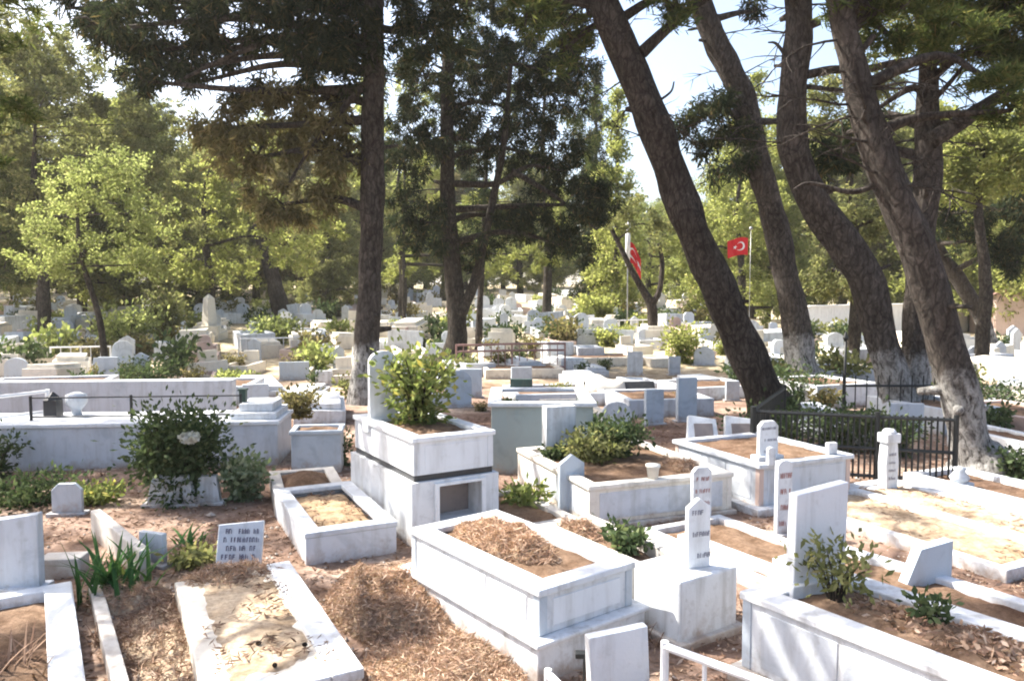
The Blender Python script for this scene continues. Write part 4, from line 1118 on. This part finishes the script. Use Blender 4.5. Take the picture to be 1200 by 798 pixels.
# G: thickest trunk at right
ptree('pine_tree', 'thickest rough barked pine leaning left at the right, its foot on the dark soil grave', 11.2, [(1146, 556, 62), (1138, 520, 54), (1126, 470, 52), (1108, 410, 50), (1090, 340, 48), (1070, 280, 46), (1042, 215, 42), (1015, 140, 38), (998, 70, 35), (982, 0, 33)], 11.,
      bl(11.4, [(1000, -70, 90, 40, 20), (1100, -90, 110, 50, 24), (900, -110, 90, 40, 14), (1060, 10, 60, 20, 7), (1010, 20, 40, 18, 5), (1110, 40, 50, 25, 9), (1160, 95, 35, 14, 5), (1050, 50, 35, 14, 4), (1185, 130, 30, 14, 4)]), 'pine', M['pine'], M['barkW'], twigs=26,
      extra=[tp(11.1, [(1008, 62, 8), (1018, 50, 9), (1024, 42, 8)]), tp(11.2, [(1040, 210, 9), (1000, 225, 7), (950, 215, 5), (930, 222, 3)])], size=.8)
# H: upright trunk behind G with a heavy right bough
ptree('pine_tree', 'upright pine behind the thickest trunk with a heavy bough reaching right', 15.5, [(1075, 470, 40), (1072, 430, 36), (1074, 360, 34), (1080, 290, 36), (1086, 220, 36), (1087, 150, 32), (1088, 90, 24), (1085, 60, 18)], 10.,
      bl(14.5, [(1120, 20, 60, 34, 22), (1180, 10, 50, 45, 24), (1200, 70, 40, 35, 16), (1150, 60, 40, 20, 10), (1060, -20, 60, 25, 12), (1130, -70, 120, 50, 30), (1230, -30, 60, 60, 20)]), 'pine', M['pine'], M['barkW'], twigs=26,
      more=[(bl(16, [(1000, 165, 22, 22, 6), (975, 190, 26, 18, 6), (1010, 140, 14, 14, 3)]), 'dry', M['cedar'])],
      extra=[tp(15.2, [(1092, 165, 26), (1120, 148, 22), (1150, 128, 18), (1185, 105, 13), (1230, 84, 8)]), tp(15.2, [(1086, 92, 10), (1078, 55, 7), (1064, 22, 4)]), tp(15.2, [(1094, 118, 8), (1115, 95, 6), (1135, 70, 4)])])
# I: far right leaning trunk
ptree('pine_tree', 'thin leaning pine with white foot before the far white wall', 29, [(1171, 424, 20), (1166, 412, 19), (1150, 375, 19), (1125, 330, 19), (1105, 300, 18), (1085, 265, 17)], 12.,
      bl(27, [(1160, 280, 42, 36, 20), (1185, 245, 30, 26, 10), (1190, 312, 18, 16, 5), (1120, 262, 30, 24, 7)]), 'cedar', M['cedar'], M['barkW'])
# middle trees filling the view between the trunks
def mtree(label, px, d, h, rows, kind, mat, size=1.0, k=2.6, bk='barkG'):
    x = (px - 600) / F * d; b = (x, d, hz(x, d))
    tree('broad_tree', label, b, [(x, d, b[2] - .2, .24), (x + .1, d, b[2] + h * .35, .19), (x - .2, d + .1, b[2] + h * .7, .12), (x, d, b[2] + h, .05)], bl(d, rows, .8, k), kind, mat, M[bk], size=size)
mtree('tall olive green tree at left behind the slender young tree', 50, 31, 9, [(40, 170, 55, 40, 18), (120, 160, 60, 45, 20), (190, 190, 45, 40, 14), (20, 90, 40, 50, 12), (70, 60, 35, 30, 7), (30, 240, 50, 40, 12), (-30, 140, 50, 70, 16), (210, 250, 40, 35, 10), (15, 20, 40, 30, 10), (60, 110, 50, 35, 12), (120, 115, 45, 30, 9), (170, 150, 40, 30, 8), (40, 60, 40, 30, 9), (120, 75, 40, 25, 7), (160, 125, 40, 30, 8), (205, 150, 40, 30, 8)], 'olive', M['olive'])
mtree('sunlit yellow green tree right of the slender young tree', 245, 34, 7, [(250, 200, 45, 35, 12), (300, 170, 40, 35, 9), (230, 260, 50, 35, 13), (290, 250, 45, 40, 13), (260, 310, 60, 28, 12), (340, 290, 45, 35, 11), (380, 250, 30, 40, 9), (190, 310, 45, 25, 9)], 'lime', M['lime'])
mtree('yellow olive tree behind the straight pine', 470, 38, 8, [(470, 310, 40, 30, 8), (400, 190, 35, 50, 9), (500, 200, 40, 50, 9), (450, 120, 50, 40, 9), (590, 310, 45, 25, 8), (640, 300, 40, 30, 8), (660, 235, 30, 30, 6), (560, 230, 40, 30, 7)], 'olive', M['lime'])
mtree('bright yellow green tree seen between the two dark leaning trunks', 866, 40, 8, [(862, 330, 40, 35, 14), (850, 260, 30, 35, 11), (880, 270, 22, 30, 8), (884, 105, 22, 20, 7), (820, 350, 30, 30, 8), (905, 360, 25, 30, 7), (800, 300, 25, 30, 7), (845, 205, 25, 28, 6), (905, 160, 18, 30, 5), (910, 240, 18, 30, 5)], 'lime', M['lime'])
mtree('olive tree between the curved trunk and the thickest pine', 1000, 27, 9, [(985, 250, 35, 35, 11), (1010, 320, 30, 35, 9), (960, 330, 25, 30, 7), (1030, 260, 25, 30, 7), (965, 110, 22, 30, 6), (975, 170, 25, 25, 6), (1045, 150, 22, 40, 8), (1035, 100, 22, 25, 6), (1000, 50, 25, 25, 5), (960, 150, 22, 25, 5), (1055, 175, 20, 30, 5), (1060, 40, 25, 25, 4)], 'olive', M['olive'])
mtree('bright green tree behind the heavy bough at right', 1150, 25, 8, [(1130, 220, 35, 28, 11), (1180, 200, 32, 32, 11), (1160, 160, 35, 25, 9), (1115, 180, 20, 25, 5), (1215, 160, 30, 50, 9), (1105, 130, 20, 25, 5)], 'lime', M['lime'])
mtree('dark green pine crown rising behind the forked cedar', 640, 40, 13, [(620, 100, 50, 50, 12), (680, 140, 35, 45, 10), (560, 30, 60, 50, 10), (700, 200, 30, 40, 9), (650, 40, 40, 40, 7), (520, 120, 40, 60, 9)], 'cedar', M['pine'], 1.2)
# small dark forked tree with pole
ptree('forked_tree', 'small dark Y shaped tree in the middle distance beside a flagpole', 32, [(765, 412, 15), (765, 390, 14), (764, 360, 14), (757, 345, 11), (742, 320, 8)], 7.,
      bl(32, [(735, 250, 30, 25, 8), (775, 270, 20, 25, 7)]), 'olive', M['olive'], M['barkA'], extra=[tp(31.9, [(765, 355, 10), (773, 340, 8), (776, 310, 7), (772, 285, 5)])])
# thin sapling with light green crown
ptree('young_tree', 'slender young tree with an airy light green crown at left', 24, [(124, 428, 9), (120, 395, 9), (112, 355, 8), (100, 320, 7), (92, 290, 5)], 5.4,
      bl(24, [(110, 220, 60, 35, 34), (60, 260, 45, 35, 22), (160, 255, 45, 35, 22), (100, 300, 60, 30, 24), (170, 310, 35, 25, 10), (40, 310, 35, 25, 10), (140, 195, 40, 20, 14)]), 'sap', M['sap'], M['barkG'], size=1.0)
# C: leaning brown trunk far left of centre
ptree('pine_tree', 'leaning brown trunk far behind the sunny graves, left of the straight pine', 42, [(330, 372, 22), (324, 340, 21), (314, 305, 18), (306, 280, 16), (296, 240, 13)], 13.,
      bl(42, [(280, 200, 60, 40, 20), (340, 220, 50, 40, 16), (310, 150, 60, 40, 18)]), 'dry', M['dry'], M['barkA'])
ptree('cedar_tree', 'thin dark trunk just right of the forked cedar', 30, [(561, 400, 9), (562, 365, 9), (564, 330, 8), (566, 290, 7)], 9., bl(30, [(570, 240, 30, 40, 10)]), 'cedar', M['cedar'], M['barkA'])
ptree('thin_tree', 'thin pale trunk right of the straight pine', 36, [(474, 400, 5), (473, 360, 5), (473, 300, 4)], 9., bl(36, [(470, 250, 30, 35, 10)]), 'olive', M['olive'], M['barkG'])
# pointed cypresses
for px, d, top, ww, kind, m, lab in [(722, 44, 105, 40, 'lime', 'lime', 'pointed bright green cypress behind the white pole'), (697, 48, 90, 26, 'cedar', 'cedar', 'dark narrow cypress left of the bright one')]:
    b = G(px, 375); b = Vector(((px - 600) / F * d, d, hz((px - 600) / F * d, d)))
    z1 = D(px, top, d).z; n_ = 9; bs = []
    for i in range(n_):
        s = i / (n_ - 1); z = b.z + 1.2 + (z1 - b.z - 1.6) * s; r_ = ww * d / F * (1 - s) ** .7 + .15
        bs.append(((b.x, b.y, z), (r_, r_, .9), int(26 * (1 - s) + 8)))
    tree('cypress_tree', lab, tuple(b), [(b.x, b.y, b.z - .2, .2), (b.x, b.y, b.z + 3, .16), (b.x, b.y, z1 - .6, .05)], bs, kind, M[m], M['barkG'], limbs=False, size=1.3)

# left: near spreading tree whose trunk stands outside the frame, its canopy shading the left foreground
def over(tx, ty, r_, n):
    '''a lacy bough just above the view whose shade falls at (tx, ty)'''
    y = (ty + .8) / .87 + random.uniform(-.3, .3); z = 2.9 + .42 * y
    return ((tx - .78 * z, y, z), (r_, r_ * .8, .5), n)
def wtree(name, label, base, rows, blobs, kind, mat, bk, **kw):
    return tree(name, label, base, rows, blobs, kind, mat, bk, **kw)
wtree('pine_tree', 'dark needled branches of a near pine hanging in from the upper left', (-10.5, 12.0, 0), [(-10.5, 12, -.2, .4), (-10.4, 12, 2, .33), (-10, 12, 5, .3), (-9.2, 11.6, 8, .24), (-8.8, 11.4, 10.5, .1)],
      [((-12.4, 13.6, 9), (2.2, 1.8, .8), 34), ((-10.4, 14.6, 9.4), (1.8, 1.6, .7), 22), ((-14.5, 12.5, 8.6), (2., 1.6, .7), 26), ((-9.7, 9.4, 8), (1.3, 1.1, .5), 16), ((-8.1, 12, 7.0), (1.0, 1.2, .9), 26), ((-8.3, 12.2, 5.4), (.7, 1., .8), 14), ((-8.6, 11.5, 8.6), (1.6, 1.6, .8), 20), over(2.2, 9.4, 1.3, 13), over(3.6, 11.4, 1.3, 15), over(1.2, 12.2, 1.2, 12), over(5.2, 13, 1.5, 18), over(-3.6, 9.6, 1.1, 10), over(-5.4, 11, 1.4, 16), over(.2, 8.6, .7, 4), ((-10.6, 9.5, 8.2), (1.6, 1.5, .7), 12), ((-8.9, 8.3, 7.6), (1.4, 1., .6), 9)], 'pine', M['pine'], M['barkA'], size=.9)
wtree('pine_tree', 'pine outside the left edge whose boughs dapple the foreground', (-9.0, 4.2, 0), [(-9, 4.2, -.2, .4), (-8.9, 4.2, 3, .32), (-8.2, 4.2, 6, .28), (-7.2, 4.4, 8.5, .15)],
      [((-7.6, 5.2, 8.6), (1.5, 1.2, .6), 11), ((-4.8, 4.8, 8.2), (1.1, 1.0, .5), 14), over(-2.9, 5.4, 1.0, 10), over(-3.4, 7, 1., 10), over(1.6, 5.2, .7, 6), over(-1.1, 5.2, .8, 5), over(4.8, 6.4, .9, 5), over(4.4, 8.2, .9, 6), over(-2.1, 6.4, .6, 4), over(-1.7, 5.5, .5, 3), ((-8.4, 5.8, 6.6), (1.1, .9, .5), 8), ((-6.6, 3.6, 7.6), (1.2, 1., .5), 9), ((-2.9, 6.9, 8.0), (1.1, 1.0, .5), 28), ((-2.1, 6.1, 8.2), (.9, .8, .4), 18), ((-2.5, 8.0, 8.3), (.9, .8, .4), 16), ((-11, 5.6, 8), (1.2, 1., .5), 12)], 'pine', M['pine'], M['barkA'], size=.9)

# far wood: individual trees, five kinds of crown copied about
PROTO = []
def proto(kind, mat, h, wv, nb, bk, size=1.15, low=.12):
    bs = []
    for i in range(nb):
        s = (i + random.random()) / nb
        z = h * (low + (.97 - low) * s); r_ = wv * (1 - .75 * s ** 1.6); an = i * 2.4 + random.uniform(-.5, .5)
        q = random.uniform(.45, .85)
        bs.append(((math.cos(an) * r_ * q, math.sin(an) * r_ * q, z), (wv * .40, wv * .40, h * .085), random.randint(19, 26)))
    t = tree('broad_tree', 'x', (0, 0, 0), [(0, 0, -.4, .28), (.1, 0, h * .3, .22), (-.15, .1, h * .6, .15), (.1, 0, h * .9, .05)], bs, kind, mat, bk, size=size)
    PROTO.append(t); return t
SP = [proto('lime', M['lime'], 9, 3.2, 24, M['barkG']), proto('olive', M['olive'], 11, 3.4, 26, M['barkG']), proto('pine', M['pine'], 12, 3.2, 26, M['barkA'], 1.15, .2), proto('dry', M['dry'], 11, 3.0, 24, M['barkA'], 1.15, .2), proto('sap', M['sap'], 8, 3.4, 24, M['barkG'])]
WORDS = ['yellow green broad tree', 'olive grey tree', 'mid green pine', 'brownish dry pine', 'light green leafy tree']
USED = set()
def copy_tree(src, loc, rz, s, label, group):
    if src.name not in USED:
        r = src; USED.add(src.name)
    else:
        r = src.copy(); COL.objects.link(r)
        for ch in list(src.children):
            c = ch.copy(); COL.objects.link(c); c.parent = r
    r.location = loc; r.rotation_euler = (0, 0, rz); r.scale = (s, s, s * random.uniform(.9, 1.15)); r['label'] = label; r['group'] = group
    return r
def wood(spots, where):
    for px, d, k, s in spots:
        x = (px - 600) / F * d
        copy_tree(SP[k], (x, d, hz(x, d) - .1), random.uniform(0, 6.3), s, f'{WORDS[k]} {where}', f'{WORDS[k]}s {where}')
wood([(-20, 34, 2, 1.1), (50, 40, 1, 1.25), (150, 44, 0, 1.2), (215, 50, 4, 1.2), (20, 55, 0, 1.2), (110, 58, 1, 1.2), (265, 55, 1, 1.0), (-60, 50, 1, 1.2), (180, 62, 2, 1.2), (235, 42, 1, .85), (-40, 66, 2, 1.2), (70, 68, 0, 1.1), (-110, 60, 1, 1.2), (-100, 42, 2, 1.0), (10, 72, 2, 1.5), (130, 74, 1, 1.5), (240, 72, 0, 1.4), (95, 46, 4, 1.1)], 'in the wood at far left')
wood([(300, 58, 0, 1.1), (350, 52, 3, 1.0), (390, 60, 4, 1.2), (430, 56, 1, 1.0), (480, 62, 0, 1.1), (520, 66, 3, 1.0), (340, 68, 2, 1.2), (440, 70, 2, 1.2), (385, 46, 1, .8), (310, 74, 1, 1.3), (400, 76, 0, 1.4), (500, 76, 1, 1.3), (275, 64, 0, 1.2)], 'behind the straight pine')
wood([(560, 62, 4, 1.0), (610, 68, 1, 1.1), (650, 66, 0, .9), (690, 72, 2, .9), (590, 76, 0, 1.0), (760, 58, 4, .85), (640, 78, 1, 1.1), (545, 74, 2, 1.2), (735, 70, 0, .9), (780, 70, 1, .85)], 'behind the forked cedar')
wood([(800, 60, 0, .85), (845, 54, 4, 1.15), (880, 50, 0, 1.3), (925, 58, 4, 1.5), (860, 70, 0, .85), (965, 56, 1, 1.25), (1010, 58, 3, 1.2), (1055, 58, 0, 1.5), (985, 66, 0, 1.6), (900, 66, 1, .85), (1040, 70, 1, 1.5), (1085, 64, 4, 1.7)], 'beyond the flag at right')
wood([(1135, 50, 0, 1.55), (1180, 54, 4, 1.6), (1215, 46, 0, 1.5), (1120, 68, 1, 1.2), (1225, 58, 2, 1.1), (1260, 50, 2, 1.0)], 'beyond the wall at far right')

# ------------------------------------------------------------------ flags
def flag(label, pole_label, px, py_top, py_base, d, fx0, fy0, fw, fh, side, pole='wpaint', droop=.2, pr=.05, sleeve=False):
    b = Vector(((px - 600) / F * d, d, 0)); b.z = hz(b.x, b.y)
    zt = D(px, py_top, d).z
    t = thing('flagpole', pole_label, 'flagpole', b)
    part('pole', MB().tube([(0, 0, -.2), (0, 0, zt - b.z)], [pr, pr * .8], 10), M[pole], t, 0, True)
    part('finial', MB().lathe([(.03, 0), (.08, .06), (.06, .12), (.01, .16)], 10, (0, 0, zt - b.z)), M['metalgrey'], t, 0, True)
    if sleeve: part('white_sleeve', MB().tube([(0, 0, D(px, 312, d).z - b.z), (0, 0, D(px, 262, d).z - b.z)], [.11, .10], 10), M['wpaint'], t, 0, True)
    q = D(px, fy0, d); W, H = fw * d / F, fh * d / F
    f = thing('flag', label, 'flag', q)
    nx_, nz_ = 16, 10
    def surf(u, v): return (side * (.05 + u * W * .96), -.16 * W * math.sin(u * 6.5 + v * 1.2) * u - .08 * u, -v * H - u * u * H * droop + .05 * H * math.sin(u * 5))
    v = [surf(i / nx_, j / nz_) for j in range(nz_ + 1) for i in range(nx_ + 1)]
    v += [(x, y + .012, z) for x, y, z in v]; o_ = (nx_ + 1) * (nz_ + 1)
    fc = [(j * (nx_ + 1) + i, j * (nx_ + 1) + i + 1, (j + 1) * (nx_ + 1) + i + 1, (j + 1) * (nx_ + 1) + i) for j in range(nz_) for i in range(nx_)]
    m = MB(); m.v = v; m.f = fc + [tuple(k + o_ for k in reversed(q_)) for q_ in fc]
    part('cloth', m, M['red'], f, 0, True)
    def proj(u, v, dy): x, y, z = surf(u, v); return (x, y + dy, z)
    for dy in (-.02, .03):
        cr = MB(); A = []
        asp = H / W
        for k in range(25):
            an = R(42 + 276 * k / 24); A.append((.36 + .25 * asp * math.cos(an), .5 + .25 * math.sin(an)))
        for k in range(25):
            an = R(318 - 276 * k / 24) ; A.append((.36 + .06 * asp + .2 * asp * math.cos(an) , .5 + .2 * math.sin(an)))
        n_ = 25; vv = [proj(u, v_, dy) for u, v_ in A]
        cr.add(vv, [(k, k + 1, 48 - k, 49 - k) for k in range(24)])
        part('crescent', cr, M['flagw'], f, 0)
        st = MB(); c_ = (.36 + .30 * asp, .5); pts = []
        for k in range(10):
            rr = .13 if k % 2 == 0 else .05
            an = math.pi + k * math.pi / 5; pts.append((c_[0] + rr * asp * math.cos(an), c_[1] + rr * math.sin(an)))
        st.add([proj(*c_, dy)] + [proj(u, v_, dy) for u, v_ in pts], [(0, 1 + k, 1 + (k + 1) % 10) for k in range(10)])
        part('star', st, M['flagw'], f, 0)
flag('red flag with white crescent and star flying clear between the leaning trunks', 'thin pole carrying the red flag between the leaning trunks', 878, 270, 420, 33, 0, 279, 26, 20, -1, 'metalgrey', .15, .012)
flag('narrow red flag hanging behind a white pole section by the Y shaped tree', 'thin pole with a thick white upper section by the Y shaped tree', 735, 255, 400, 33, 0, 284, 15, 24, 1, 'metalgrey', .8, .03, True)
for o in list(S.objects):
    if o.get('label') == 'x': bpy.data.objects.remove(o)


# ------------------------------------------------------------------ summer haze
hm, hnt, hout = newmat('summer_haze')
pv = hnt.nodes.new('ShaderNodeVolumePrincipled'); pv.inputs['Density'].default_value = .0004; pv.inputs['Color'].default_value = (.95, .94, .88, 1)
pv.inputs['Anisotropy'].default_value = .3
hnt.links.new(pv.outputs[0], hout.inputs['Volume'])
hb = part('haze', MB().box(-1000, 1000, -60, 1500, -3, 24), hm, None, 0)
hb['kind'] = 'stuff'; hb['label'] = 'thin bright haze hanging between the trees'; hb['category'] = 'haze'
S.cycles.volume_bounces = 1
